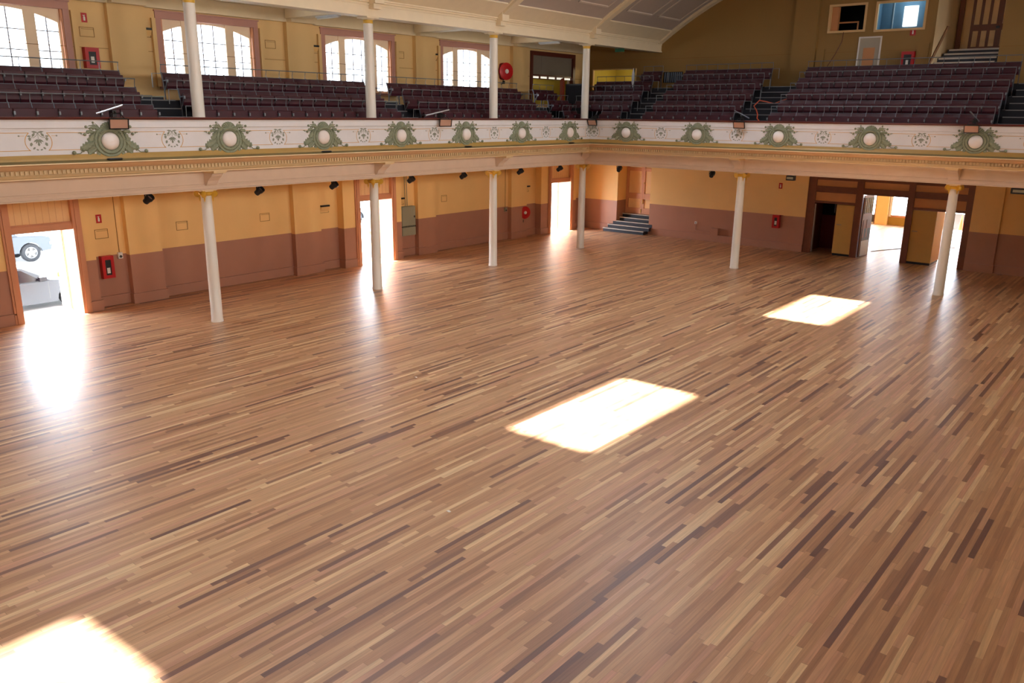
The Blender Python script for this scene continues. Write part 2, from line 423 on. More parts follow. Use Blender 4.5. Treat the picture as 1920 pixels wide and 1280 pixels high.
# black steps with pale nosings
st = thing('entrance_steps', (-1.0, 6.0, 0), 'short flight of dark slate steps with white nosings below the panelled double door', 'steps')
RISE = .185; ys = [5.78, 6.06, 6.34, 6.62, 6.90]; xl = [-2.5, -2.38, -2.2, -1.96, -1.96]; xr = [.05, .22, .28, .04, .04]
for i in range(5):
    m = MB(); m.box(xl[i]+1, xr[i]+1, ys[i]-6, 7.18-6 if i > 2 else min(ys[i]+.75, YW-.01)-6 , RISE*i if i < 3 else .0, RISE*(i+1)-.03, STEPB)
    m.box(xl[i]+1-.02, xr[i]+1+.02, ys[i]-6-.03, ys[i]+.34-6, RISE*(i+1)-.03, RISE*(i+1), STEPB)
    s = m.obj('step', st)
    n = MB(); n.box(xl[i]+1-.025, xr[i]+1+.02, ys[i]-6-.036, ys[i]+.05-6, RISE*(i+1)-.028, RISE*(i+1)+.006, NOSE); n.obj('nosing', s)

# timber screen of the foyer opening
m = MB(); y0, y1 = YW-.06, YW+.12
for a, b in ((8.5, 8.86), (10.68, 10.97), (12.86, 13.12), (15.16, 15.42)): m.box(a, b, y0-.02, y1, 0, 3.6, WOOD)
for a, b in ((8.86, 10.68), (10.97, 12.86), (13.12, 15.16)):
    m.box(a, b, y0, y1, 3.42, 3.6, WOOD); m.box(a, b, y0, y1, 2.88, 3.12, WOOD); m.box(a, b, y0+.05, y1-.03, 3.12, 3.42, WOODP)
    m.box(a, b, y0-.03, y0, 3.10, 3.14, WOOD); m.box(a, b, y0-.03, y0, 2.86, 2.9, WOOD)
for a, b in ((8.86, 10.68), (13.12, 15.16)):
    m.box(a, b, y0, y1, 2.36, 2.46, WOOD); m.box(a, b, y0+.05, y1-.03, 2.46, 2.88, WOODP)
struct('trim_3', m)
# open leaf with leaded glass
o = struct('door_5', MB().box(0, .05, 0, 1.0, .02, 2.82, WOOD).box(.05, .06, .1, .9, .3, 1.3, DGREY).box(.05, .062, .15, .3, .9, 1.7, WOOD).box(.05, .062, .5, .62, .9, 1.7, WOOD))
o.location = (10.98, YW+.1, 0); o.rotation_euler = (0, 0, -.12)
k = MB(); k.quad((.056, .1, 2.0), (.056, .9, 2.0), (.056, .9, 2.7), (.056, .1, 2.7), mat('leaded_glass', (120, 130, 140), .2, var=.5, scale=9))
for j in range(5): k.box(.055, .065, .1+j*.2-.01, .1+j*.2+.01, 2.0, 2.7, BLACK)
for j in range(4): k.box(.055, .065, .1, .9, 2.0+j*.23-.01, 2.0+j*.23+.01, BLACK)
k.obj('leaded_pane', o)
k = MB(); k.box(.05, .065, .1, .9, .05, .75, mat('kick_plate', (150, 160, 165), .3, metal=.6)); k.obj('kick_plate', o)
# dark red alcove doors
m = MB(); m.box(8.5, 10.9, 8.2, 8.26, 0, 1.62, REDDR); m.box(8.5, 10.9, 8.2, 8.26, 1.62, 2.55, BOOTHD)
m.box(9.28, 9.31, 8.16, 8.2, .05, 2.5, REDDR)
o = struct('door_6', m)
for x in (9.2, 9.38): MB().tube([(x, 8.12, 1.75), (x, 8.12, 2.4)], .022, LSTEEL).obj('push_bar', o)
MB().box(8.86, 8.9, YW+.0, YW+.14, .05, 2.3, LSTEEL).obj('edge_strip', o)
m = MB(); m.box(8.5, 8.6, YW+.12, 8.3, 0, 2.6, WOOD); m.box(8.5, 10.95, YW+.12, 8.3, 2.5, 2.55, DGREY); m.box(10.72, 10.78, YW+.13, 8.3, 0, 2.5, BOOTHD); struct('wall_alcove', m)
# yellow cupboards flanking the opening
def cupboard(x0, x1, y0, y1, label):
    t = thing('tall_cupboard', ((x0+x1)/2, (y0+y1)/2, 0), label, 'cupboard')
    hx, hy = (x1-x0)/2, (y1-y0)/2
    MB().box(-hx, hx, -hy+.03, hy, .1, 2.34, YBOX).obj('carcass', t)
    MB().box(-hx+.02, hx-.02, -hy+.05, hy-.02, 0, .1, BLACK).obj('plinth', t)
    d = MB().box(-hx+.005, hx-.005, -hy, -hy+.03, .11, 2.33, YBOX).obj('door', t)
    MB().box(-hx+.08, -hx+.3, -hy-.02, -hy, 1.42, 1.45, GREY).obj('handle', d)
cupboard(9.86, 10.66, YW-.02, YW+.7, 'tall yellow cupboard left of the open foyer doorway, beside dark red doors')
cupboard(13.1, 14.08, YW+.02, YW+1.5, 'tall yellow cupboard right of the foyer doorway, grey shaded side, behind rightmost column')

# ------------------------------------------------------------------ foyer
m = MB(); FY = 19.9
fh = [(5.9, 7.82, .1, 3.2), (8.62, 10.9, .55, 3.3), (11.6, 15.5, .0, 3.2)]
holes(m, FY, 'y', 4.5, 17.5, 0, .55, fh, mat('foyer_dado', (186, 150, 70), .6)); holes(m, FY, 'y', 4.5, 17.5, .55, 4, fh, YEL)
m.box(7.86, 8.55, FY-.25, FY, 0, 3.6, YEL)
m.quad((4.5, YW+.2, 0), (4.5, FY, 0), (4.5, FY, 4), (4.5, YW+.2, 4), YEL); m.quad((17.5, YW+.2, 0), (17.5, FY, 0), (17.5, FY, 4), (17.5, YW+.2, 4), YEL)
m.quad((4.5, YW+.2, 4), (17.5, YW+.2, 4), (17.5, FY, 4), (4.5, FY, 4), CREAM)
m.quad((4.5, YW+.15, 0), (8.5, YW+.15, 0), (8.5, YW+.15, 4), (4.5, YW+.15, 4), YEL); m.quad((15.42, YW+.15, 0), (17.5, YW+.15, 0), (17.5, YW+.15, 4), (15.42, YW+.15, 4), YEL)
m.quad((8.5, YW+.15, 3.6), (15.42, YW+.15, 3.6), (15.42, YW+.15, 4), (8.5, YW+.15, 4), YEL)
struct('wall_foyer', m)
m = MB(); m.box(8.58, 8.72, FY-.1, FY+.05, .5, 3.3, WHT); m.box(8.7, 10.95, FY-.1, FY+.05, .48, .6, TRIM)
m.box(10.2, 10.26, FY-.05, FY, .6, 3.3, WHT)
for z in (1.55, 1.95): m.tube([(8.7, FY-.2, z), (10.9, FY-.2, z)], .02, STEEL)
o = struct('window_6', m); MB().quad((8.8, FY, .6), (10.9, FY, .6), (10.9, FY, 3.3), (8.8, FY, 3.3), GLASS).obj('pane', o)
m = MB(); m.box(7.76, 7.85, FY-.1, FY+.05, 0, 3.2, WOOD); m.box(5.9, 7.78, FY-.06, FY, .1, .55, DGREY); m.box(5.9, 7.78, FY-.1, FY, 0, .1, WHT); struct('door_7', m)
m = MB(); m.box(11.0, 15.6, 21.8, 22.0, -.2, .75, DGREY); m.box(9.2, 9.9, 23, 23.4, -.2, 4, mat('outdoor_column', (190, 200, 190), .7)); struct('wall_street', m)
c = thing('traffic_cone', (12.32, 20.9, -.2), 'small orange traffic cone standing outside the bright doorway right of the rightmost column', 'cone')
MB().lathe([(.2, .04), (.17, .06), (.03, .98), (.02, 1.0)], CONE, 16).obj('cone_body', c, True); MB().box(-.25, .25, -.25, .25, 0, .05, CONE).obj('base', c)
cb = MB(); cb.tube([(10.95+.35*k, 8.6+.95*k-.06*k*k*(1 if k < 6 else .9), .012) for k in range(9)], .015, BLACK, 5); tag(cb.obj('floor_cable'), 'thin dark cable curving across the shiny foyer floor beyond the open doorway', 'cable')

# ------------------------------------------------------------------ gallery front (parapet, cornice, beam) swept round the corner
X1 = 27.5
def sweep(mb, prof, side, ms):
    for (d1, z1), (d2, z2), m in zip(prof, prof[1:], ms):
        if side == 'left': mb.quad((d1, Y0, z1), (d1, -d1, z1), (d2, -d2, z2), (d2, Y0, z2), m)
        else: mb.quad((d1, -d1, z1), (X1, -d1, z1), (X1, -d2, z2), (d2, -d2, z2), m)
MEDL = [-22.24-.13, -18.99, -15.66, -12.32, -9.0, -5.68, -2.35]
MEDL = [-2.28-3.345*k for k in range(8)]
MEDR = [2.98+3.345*k for k in range(6)]
# refined below from pixel positions on the parapet plane
MEDL = [-22.45, -19.09, -15.79, -12.49, -9.20, -5.90, -2.57, -25.8]
MEDR = [2.93, 6.31, 9.74, 13.11, 16.49, 19.85]
def stencil(mb, P, span):
    """painted ochre frames and green garlands on the parapet; P(u,z,off) maps to 3d"""
    def strip(pts, w, m):
        for (u0, z0), (u1, z1) in zip(pts, pts[1:]):
            L = math.hypot(u1-u0, z1-z0) or 1; nx, nz = -(z1-z0)/L*w/2, (u1-u0)/L*w/2
            mb.quad(P(u0+nx, z0+nz), P(u1+nx, z1+nz), P(u1-nx, z1-nz), P(u0-nx, z0-nz), m)
    def leafq(u, z, r, a, m=GREEND, asp=.5):
        c, s = math.cos(a), math.sin(a)
        pts = [(r, 0), (r*.2, r*asp), (-r*.8, r*asp*.5), (-r*.8, -r*asp*.5), (r*.2, -r*asp)]
        mb.add([P(u+p*c-q*s, z+p*s+q*c) for p, q in pts], [[0, 1, 2, 3, 4]], m)
    meds = sorted(span)
    for a, b in zip(meds, meds[1:]):
        c = (a+b)/2
        if b-a > 5: continue
        for s, e in ((a, -1), (b, 1)):
            pass
        R = .30; zc = 5.455
        for sgn in (-1, 1):
            # arc bracket of the garland roundel
            arc = [(c+sgn*R*math.cos(t), zc+R*.92*math.sin(t)) for t in [math.radians(v) for v in range(-48, 49, 12)]]
            strip(arc, .016, LINEC)
            e0 = a+.72 if sgn < 0 else b-.72
            e0 = a+.4 if sgn < 0 else b-.4
            strip([(e0, 5.665), (c+sgn*(R*.67), 5.665)], .014, LINEC); strip([(e0, 5.258), (c+sgn*(R*.67), 5.258)], .014, LINEC)
            strip([arc[0], (c+sgn*R*.67, 5.258)], .014, LINEC); strip([arc[-1], (c+sgn*R*.67, 5.665)], .014, LINEC)
            # bow, tendrils, garland leaves
            leafq(c+sgn*.07, 5.685, .07, PI/2*(1-sgn)+sgn*.15, asp=.32); leafq(c+sgn*.10, 5.62, .06, -PI/2+sgn*.7, asp=.5)
            strip([(c, 5.68), (c+sgn*.035, 5.6), (c+sgn*.1, 5.555), (c+sgn*.16, 5.56)], .012, GREEND)
            leafq(c+sgn*.2, 5.59, .05, PI/2*(1-sgn), asp=.4); leafq(c+sgn*.19, 5.525, .05, PI/2, asp=.7)
            leafq(c+sgn*.17, 5.40, .05, PI/2+sgn*.4, asp=.7); leafq(c+sgn*.115, 5.31, .04, PI/2+sgn*.9, asp=.6); leafq(c+sgn*.045, 5.275, .035, sgn*.3 if sgn > 0 else PI-.3, asp=.5)
            leafq(c+sgn*.42, 5.595, .025, 0, asp=.8); strip([(c+sgn*.3, 5.595), (c+sgn*.4, 5.595)], .008, LINEC)
            an = -PI/2+sgn*.95; leafq(c+.075*math.cos(an), 5.53+.075*math.sin(an), .065, an, asp=.3)
            an = -PI/2+sgn*.5; leafq(c+.075*math.cos(an), 5.53+.075*math.sin(an), .065, an, asp=.28)
        leafq(c, 5.455, .065, -PI/2, asp=.3); strip([(c, 5.68), (c, 5.5)], .01, GREEND); leafq(c, 5.40, .045, PI/2, asp=.7)
for side in ('left', 'right'):
    mb = MB()
    prof = [(.86, 5.97), (1.025, 5.97), (1.025, 5.775), (1.0, 5.755), (1.0, 5.735), (1.006, 5.73), (1.0, 5.72), (1.0, 5.145), (.86, 5.145), (.86, 5.97)]
    sweep(mb, prof, side, [WHITE]*9)
    if side == 'left': stencil(mb, lambda u, z: (1.004, u, z), MEDL+[.45]); 
    else: stencil(mb, lambda u, z: (u, -1.004, z), MEDR+[-.45+.0])
    struct('wall_parapet_'+side, mb)
    mb = MB(); sweep(mb, [(.84, 5.965), (.84, 6.01), (.88, 6.03), (1.06, 6.03), (1.09, 6.0), (1.06, 5.965), (.84, 5.965)], side, [MAHO]*6); struct('handrail_'+side, mb)
    mb = MB()
    prof = [(.9, 5.145), (1.02, 5.145), (1.04, 5.06), (1.07, 5.012), (1.15, 4.958), (1.165, 4.953), (1.165, 4.928), (1.13, 4.90), (1.08, 4.83), (1.05, 4.802), (1.0, 4.80), (1.0, 4.685), (1.03, 4.68), (1.0, 4.62), (.97, 4.60), (.97, 4.572), (.26, 4.572)]
    sweep(mb, prof, side, [GOLD, GOLD, GOLD, OLIVE, OLIVE, LIP, COVE, COVE, COVE, COVE, DENT, DENT, DENT, DENT, LIP, CREAM])
    q = -46.9 if side == 'left' else 1.2
    while q < (-1.1 if side == 'left' else 27):
        if side == 'left': mb.box(1.0, 1.038, q, q+.055, 4.70, 4.785, DENT)
        else: mb.box(q, q+.055, -1.038, -1.0, 4.70, 4.785, DENT)
        q += .105
    struct('cornice_'+side, mb)
    mb = MB()
    prof = [(.26, 4.575), (.26, 4.17), (.285, 4.155), (.285, 4.12), (.27, 4.11), (.27, 4.03), (.3, 4.02), (.3, 3.99), (-.28, 3.99), (-.28, 4.575)]
    sweep(mb, prof, side, [BEAMM]*9)
    struct('beam_gallery_'+side, mb)
# console brackets
def console(loc, rz, label):
    t = thing('console_bracket', loc, label, 'bracket', rz)   # local +x points into the hall
    pr = [(.25, 4.57), (.78, 4.57), (.80, 4.50), (.72, 4.47), (.66, 4.40), (.55, 4.33), (.46, 4.26), (.40, 4.16), (.36, 4.13), (.25, 4.12)]
    MB().prism(pr, -.17, .17, BEAMM, 'y').obj('scroll_body', t)
    MB().box(.25, .88, -.21, .21, 4.52, 4.569, LIP).box(.25, .84, -.19, .19, 4.49, 4.52, LIP).obj('cap', t)
CN = ['nearest left column', 'second left column', 'third left column']
for y, n in zip(COLY[:3], CN): console((0, y, 0), 0, 'cream plaster scroll bracket on gallery beam above %s' % n)
console((0, 0, 0), -PI/4, 'cream plaster scroll bracket set diagonally on the gallery corner')
for x, n in ((RX, 'middle'), (2*RX, 'rightmost')): console((x, 0, 0), -PI/2, 'cream plaster scroll bracket above the %s column of the end gallery' % n)

# ------------------------------------------------------------------ columns
def volute(mb, ang):
    T = Matrix.Rotation(ang, 4, 'Z')
    # spiral disc in the vertical plane containing the diagonal
    c = Vector((.235, 0, 3.865)); R = Matrix.Translation(c) @ Matrix.Rotation(PI/2, 4, 'X')
    mb.lathe([(.098, -.05), (.105, -.03), (.105, .03), (.098, .05)], GILT, 14, T=T @ R)
    mb.lathe([(.06, -.065), (.066, -.05), (.066, .05), (.06, .065)], GILT, 12, T=T @ R)
    mb.lathe([(.02, -.08), (.028, -.06), (.028, .06), (.02, .08)], GILT, 8, T=T @ R)
    mb.lathe([(.028, 3.80), (.024, 3.72), (.008, 3.64)], GILT, 8, T=T @ Matrix.Translation((.19, 0, 0)))
def lower_column(loc, label):
    t = thing('column', loc, label, 'column', group='slender white columns carrying the gallery')
    MB().lathe([(.185, 0), (.185, .06), (.172, .08), (.168, 1.5), (.162, 2.6), (.15, 3.7), (.15, 3.78), (.165, 3.79), (.165, 3.82)], COLM, 28).obj('shaft', t, True)
    cap = MB().lathe([(.165, 3.81), (.21, 3.85), (.215, 3.9), (.18, 3.93)], GILT, 24).box(-.2, .2, -.2, .2, 3.93, 3.99, LIP).box(-.23, .23, -.23, .23, 3.955, 3.985, LIP).obj('capital', t)
    mv = MB(); volute(mv, PI/4); me = mv.mesh('volute', True)
    for k in range(4): inst('volute', me, cap, rot=(0, 0, k*PI/2))
    return t
lower_column((0, COLY[0], 0), 'white column under left gallery, largest and nearest, left of the photo')
lower_column((0, COLY[1], 0), 'white column standing in front of the second bright street doorway')
lower_column((0, COLY[2], 0), 'white column under left gallery, third along, near the round red hose reel')
lower_column((0, 0, 0), 'white column at the inner corner of the gallery, beside the third doorway')
lower_column((RX, 0, 0), 'white column before the plain end wall, right of the black steps')
lower_column((2*RX, 0, 0), 'white column in front of the yellow cupboard, furthest right')
UL = ['leftmost, over the railing by the second window', 'crossing the third arched window', 'crossing the fourth arched window', 'at the gallery corner beside dark boxes']
for y, u in zip(COLY, UL):
    t = thing('column', (0, y, 5.1), 'white upper column with gold neck band, '+u, 'column', group='upper columns carrying the roof beam')
    MB().lathe([(.185, 0), (.185, .1), (.172, .12), (.17, 2.), (.158, 3.98)], COLM, 28).obj('shaft', t, True)
    MB().lathe([(.158, 3.97), (.165, 3.98), (.165, 4.07), (.158, 4.08)], GILT, 24).obj('neck_band', t, True)
    MB().lathe([(.16, 4.075), (.2, 4.10), (.22, 4.13)], CREAM, 24).box(-.26, .26, -.26, .26, 4.13, 4.17, CREAM).obj('capital', t)

# ------------------------------------------------------------------ roof : side aisle, beam, vault
m = MB(); m.box(-6.6, .1, Y0, YW, 10.02, 10.12, CREAM)  # slab overhangs the wall as an unseen eave, added to shade the windows
m.box(XW-.02, XW+.16, Y0, YW, 9.35, 10.02, CREAM); m.box(XW, XW+.3, Y0, YW, 9.78, 10.02, CREAM)
for k in range(6):
    y = .45-6.5*k; m.box(-4.25, -3.95, y-.55, y+.55, 9.35, 10.02, CREAM)
struct('ceiling_aisle', m)
m = MB()
for k in range(7):
    y = -BAY*k; m.box(XW+.2, 0, y-.28, y+.28, 9.46, 10.03, CREAM); m.box(XW+.2, 0, y-.34, y+.34, 9.9, 10.03, CREAM)
struct('beam_aisle', m)
m = MB()
m.box(-.27, .25, Y0, YW, 9.275, 9.95, CREAM)
for d0, z0, z1 in ((.29, 9.27, 9.31), (.27, 9.31, 9.34), (.28, 9.62, 9.66), (.33, 9.70, 9.76), (.40, 9.76, 9.80)): m.box(.1, d0, Y0, YW, z0-.002, z1+.001, CREAM)
struct('beam_roof', m)
ZC, RV, XC = -6.4, 19.95, 11.9
def vz(x): return math.sqrt(RV*RV-(x-XC)**2)+ZC
SKY = [(-9.55-12.9*k, -5.30-12.9*k) for k in range(3)]
XS0, XS1 = 7.25, 8.95
m = MB()
xs = [.2+k*.45 for k in range(16)]; xs = [x for x in xs if x < XS0-.1]+[XS0, XS1]+[XS1+.8*k for k in range(1, 19)]
xs = [x for x in xs if x < 23.5]+[23.6]
yy = sorted({Y0, YW, *[a for a, b in SKY], *[b for a, b in SKY]})
for a, b in zip(xs, xs[1:]):
    for c, d in zip(yy, yy[1:]):
        if a == XS0 and any(s[0] <= c and d <= s[1] for s in SKY): continue
        m.quad((a, c, vz(a)), (b, c, vz(b)), (b, d, vz(b)), (a, d, vz(a)), CEIL)
struct('ceiling', m, True)
def arcbox(mb, y0, y1, xa, xb, t, n, mt):
    for k in range(n):
        a = xa+(xb-xa)*k/n; b = xa+(xb-xa)*(k+1)/n
        A, B = vz(a), vz(b)
        mb.quad((a, y0, A-t), (b, y0, B-t), (b, y1, B-t), (a, y1, A-t), mt)
        mb.quad((a, y0, A), (b, y0, B), (b, y0, B-t), (a, y0, A-t), mt); mb.quad((a, y1, A), (b, y1, B), (b, y1, B-t), (a, y1, A-t), mt)
    for x in (xa, xb): mb.quad((x, y0, vz(x)), (x, y1, vz(x)), (x, y1, vz(x)-t), (x, y0, vz(x)-t), mt)
m = MB()
for k in range(0, 7):
    y = -BAY*k
    cut = any(a-.4 < y < b+.4 for a, b in SKY)
    for p, q in (((.25, XS0-.2), (XS1+.2, 23.5)) if cut else ((.25, 23.5),)):
        arcbox(m, y-.17, y+.17, p, q, .16, 24, CREAM); arcbox(m, y-.25, y+.25, p, q, .05, 24, CREAM)
    m.box(.2, .62, y-.2, y+.2, 9.66, 9.98, CREAM); m.box(.2, .5, y-.16, y+.16, 9.5, 9.68, CREAM)
arcbox(m, YW-.35, YW, .25, 23.5, .14, 36, CREAM)
# coved plain band at the springing
arcbox(m, Y0, YW, .25, .95, .05, 3, CREAM)
struct('trim_4', m)
m = MB()
for k in range(-1, 7):
    yb = -BAY*k
    for a, b in ((.75, 2.95), (3.5, 5.7)):
        y0, y1 = yb-BAY+a, yb-BAY+b
        if k == -1:
            y0, y1 = (.75, 2.95) if a < 1 else (3.5, 5.6)
        MLD = mat('ceiling_moulding', (214, 202, 190), .7)
        for p, q in ((y0, y0+.07), (y1-.07, y1)): arcbox(m, p, q, 1.55, 6.8, .035, 10, MLD)
        arcbox(m, y0, y1, 1.55, 1.62, .035, 1, MLD)
struct('trim_5', m)
m = MB()   # skylight bars
for a, b in SKY:
    for k in range(1, 6):
        y = a+(b-a)*k/6; m.box(XS0, XS1, y-.022, y+.022, 12.98, 13.06, CEIL)
    for k in range(1, 3):
        x = XS0+(XS1-XS0)*k/3; m.box(x-.022, x+.022, a, b, 12.98, 13.06, CEIL)
struct('trim_6', m)
# walls never seen from here, closing the hall
m = MB()
m.quad((28.4, Y0, 0), (28.4, YW, 0), (28.4, YW, 10.2), (28.4, Y0, 10.2), YEL2); struct('wall_right', m)
m = MB(); m.quad((XW-.4, Y0, 0), (28.4, Y0, 0), (28.4, Y0, 14), (XW-.4, Y0, 14), YEL2); struct('wall_rear', m)
m = MB(); m.box(23.5, 28.4, Y0, YW, 10.0, 10.1, CREAM); m.box(23.5, 24.05, Y0, YW, 9.2, 10.0, CREAM); struct('ceiling_aisle_right', m)

# ------------------------------------------------------------------ gallery floors and tiers
PITCH, RISER = .89, .475
m = MB()
m.box(XW, .9, Y0, 6.3, 4.6, 5.1, CREAM)
for r in range(4):
    xa = -.80-PITCH*r; xb = -.80-PITCH*(r-1) if r else .1
    if r == 3: xa = XW
    z = 5.55+RISER*min(r, 2); 
    m.box(xa if r < 3 else XW, xb, Y0, 1.0 if r < 2 else 1.3, 5.05, z, DARKC)
m.box(XW, -.9, 1.0, 6.3, 5.05, 6.5, DARKC)
struct('floor_gallery_left', m)
m = MB()
m.box(-.2, X1, -.9, 6.3, 4.6, 5.1, CREAM)
for r in range(6):
    ya = .80+PITCH*(r-1) if r else -.1; yb = .80+PITCH*r if r < 5 else 6.3
    z = 5.55+RISER*min(r, 4); m.box(-.9, X1, ya, yb, 5.05, z, DARKC)
struct('floor_gallery_end', m)
# aisle half-steps with pale nosings
m = MB(); NB = mat('nosing_dim', (120, 120, 122), .6)
for y0, y1 in ((-20.2, -19.1), (-10.9, -9.9), (-1.75, -.7)):
    for r in range(1, 3):
        x = -.80-PITCH*(r-1); z = 5.55+RISER*(r-1)
        m.box(x, x+.3, y0, y1, z, z+RISER/2, DARKC); m.box(x+.27, x+.31, y0, y1, z+RISER/2-.02, z+RISER/2+.01, NB); m.box(x-.03, x+.01, y0, y1, z+RISER-.02, z+RISER+.01, NB)
for x0, x1 in ((1.6, 2.7), (7.1, 8.5), (16.75, 18.3)):
    for r in range(1, 5):
        y = .80+PITCH*(r-1); z = 5.55+RISER*(r-1)
        m.box(x0, x1, y-.3, y, z, z+RISER/2, DARKC); m.box(x0, x1, y-.31, y-.27, z+RISER/2-.02, z+RISER/2+.01, NB); m.box(x0, x1, y-.01, y+.03, z+RISER-.02, z+RISER+.01, NB)
struct('aisle_steps', m)

# ------------------------------------------------------------------ seats
SW = .533
def seat_meshes():
    b = MB()   # curved padded backrest, faces local -y
    n = 6; V = []; prof = [(.80, 0.0), (.72, -.025), (.6, -.06), (.5, -.09), (.42, -.105)]
    for j, (z, y) in enumerate(prof):
        for i in range(n+1):
            u = -.25+.5*i/n; V.append((u, y+.03*(1-(u/.25)**2), z))
    V2 = [(x, y+.035, z) for x, y, z in V]; k = len(V); F = []
    for j in range(len(prof)-1):
        for i in range(n):
            a = j*(n+1)+i; F.append([a, a+n+1, a+n+2, a+1]); F.append([k+a, k+a+1, k+a+n+2, k+a+n+1])
    for i in range(n):
        F.append([i, i+1, k+i+1, k+i]); a = (len(prof)-1)*(n+1)+i; F.append([a, k+a, k+a+1, a+1])
    for j in range(len(prof)-1):
        a = j*(n+1); F.append([a, k+a, k+a+n+1, a+n+1]); a += n; F.append([a, a+n+1, k+a+n+1, k+a])
    b.add(V+V2, F, SEATB)
    b.box(-.25, .25, .0, .045, .795, .812, DSTEEL)
    s = MB()   # tipped-up seat pan
    s.prism([(-.12, .34), (-.19, .33), (-.245, .42), (-.235, .66), (-.20, .68), (-.17, .64), (-.15, .45)], -.252, .252, SEATM, 'x')
    f = MB()   # side frame with armrest, at local x=+SW/2
    def bar(p, q, w=.012, t=.022, mt=DSTEEL):
        p, q = Vector(p), Vector(q); d = (q-p).normalized(); nn = Vector((0, -d.z, d.y))*t
        vs = [p-nn+Vector((-w, 0, 0)), p+nn+Vector((-w, 0, 0)), p+nn+Vector((w, 0, 0)), p-nn+Vector((w, 0, 0))]
        vs += [v+(q-p) for v in vs]
        f.add(vs, [[0, 3, 2, 1], [4, 5, 6, 7], [0, 1, 5, 4], [1, 2, 6, 5], [2, 3, 7, 6], [3, 0, 4, 7]], mt)
    bar((0, .03, .82), (0, -.07, .5)); bar((0, -.07, .5), (0, -.10, 0)); bar((0, -.06, .57), (0, -.30, .59), .016, .016); bar((0, -.30, .59), (0, -.12, .3), .01, .014)
    f.box(-.02, .02, -.33, -.28, .52, .605, STEEL); f.box(-.04, .04, -.24, 0, 0, .02, DSTEEL)
    return b.mesh('backrest', True), s.mesh('seat_pan'), f.mesh('side_frame')
ME_B, ME_S, ME_F = seat_meshes()
ORD = ['first', 'second', 'third', 'fourth', 'fifth', 'sixth', 'seventh', 'eighth', 'ninth', 'tenth', 'eleventh', 'twelfth', 'thirteenth', 'fourteenth', 'fifteenth', 'sixteenth']
# rail
tube_me = {}
PM = MB(); PM.tube([(0, .04, -.25), (0, .03, -.12), (0, 0, 0)], .011, STEEL, 5); POST = PM.mesh('post')
ELM = MB(); ELM.tube([(0, 0, 0), (.3, 0, 0), (.3, -.02, -.42)], .013, STEEL, 5); ELOOP = ELM.mesh('end_loop')
PR = MB(); 
def bank(axis, start, n, row, rows, where, fromright=False, loop=0):
    """axis 'L': seats along +y on the left gallery facing +x ; 'E': along +x on the end gallery facing -y"""
    rn = {3: ['front', 'second', 'top'], 5: ['front', 'second', 'third', 'fourth', 'top']}[rows][row]
    z = 5.55+RISER*row; p = .75+PITCH*row
    rz = PI/2 if axis == 'L' else 0
    for i in range(n):
        c = start+SW*(i+.5)
        loc = (-p, c, z) if axis == 'L' else (c, p, z)
        # seen from the hall, +y of the left gallery and +x of the end gallery both run to the right
        k = (n-1-i) if fromright else i
        t = thing('theatre_seat', loc, 'maroon tip-up seat, %s from %s in %s row, %s' % (ORD[k], 'right' if fromright else 'left', rn, where), 'seat', rz, 'maroon tip-up seats of the gallery')
        inst('backrest', ME_B, t); inst('seat_pan', ME_S, t); inst('side_frame', ME_F, t, (SW/2, 0, 0))
        if i == 0: inst('side_frame', ME_F, t, (-SW/2, 0, 0))
    L = n*SW
    loc = (-p-.02, start, z+1.045) if axis == 'L' else (start, p+.02, z+1.045)
    t = thing('seat_rail', loc, 'thin steel rail on posts above %s row seats, %s' % (rn, where), 'rail', rz, 'steel rails behind the seat rows')
    MB().tube([(-.01, 0, 0), (L+.01, 0, 0)], .017, STEEL, 6).obj('top_tube', t)
    for i in range(n+1): inst('post', POST, t, (i*SW, 0, 0))
    if loop > 0: inst('end_loop', ELOOP, t, (L, 0, -.26))
    if loop < 0: inst('end_loop', ELOOP, t, (0, 0, -.26), (0, 0, PI))
for r in range(3):
    bank('L', -20.3-9*SW, 9, r, 3, "bank cut by photo's left edge", True)
    bank('L', -19.0, 15, r, 3, 'bank behind leftmost upper column', loop=-1)
    bank('L', -9.85, 15, r, 3, 'bank below the fourth window', loop=-1)
for r, n in ((0, 2), (1, 3), (2, 3)): bank('L', -.65, n, r, 3, 'small bank before boarded opening', loop=-1)
for r in range(5):
    n = (2, 6, 6, 6, 2)[r]; x0 = 1.52-n*SW
    bank('E', x0, n, r, 5, 'corner bank of end gallery', loop=1)
    bank('E', 2.77, 8, r, 5, 'middle bank of end gallery', loop=1)
    bank('E', 8.60, 15, r, 5, 'wide bank under booth windows')

# ------------------------------------------------------------------ medallions on the parapet
def leaf(mb, path, width, lobes, m, h=.05, base=.012):
    """acanthus leaf in local (u,z), relief along -y ; path: points from root to tip"""
    n = len(path)
    P3 = []
    for i, (u, z) in enumerate(path):
        a = path[max(i-1, 0)]; b = path[min(i+1, n-1)]
        du, dz = b[0]-a[0], b[1]-a[1]; L = math.hypot(du, dz) or 1; nu, nz = -dz/L, du/L
        t = i/(n-1); w = width*math.sin(PI*min(1, .15+.85*(1-t)))*(1.0 if i % 2 else .62) if lobes else width*(1-t*.7)
        if i == n-1: w = .005
        hh = h*(1-.5*t)
        P3 += [(u+nu*w, -base, z+nz*w), (u+nu*w*.5, -hh*.75, z+nz*w*.5), (u, -hh*.55, z), (u-nu*w*.5, -hh*.75, z-nz*w*.5), (u-nu*w, -base, z-nz*w)]
    F = [[i*5+k, i*5+k+1, (i+1)*5+k+1, (i+1)*5+k] for i in range(n-1) for k in range(4)]
    B = [(p[0], 0, p[2]) for p in P3]; o = len(P3)
    F += [[i*5+4, i*5+4+o, (i+1)*5+4+o, (i+1)*5+4] for i in range(n-1)]+[[i*5, (i+1)*5, (i+1)*5+o, i*5+o] for i in range(n-1)]
    mb.add(P3+B, F, m)
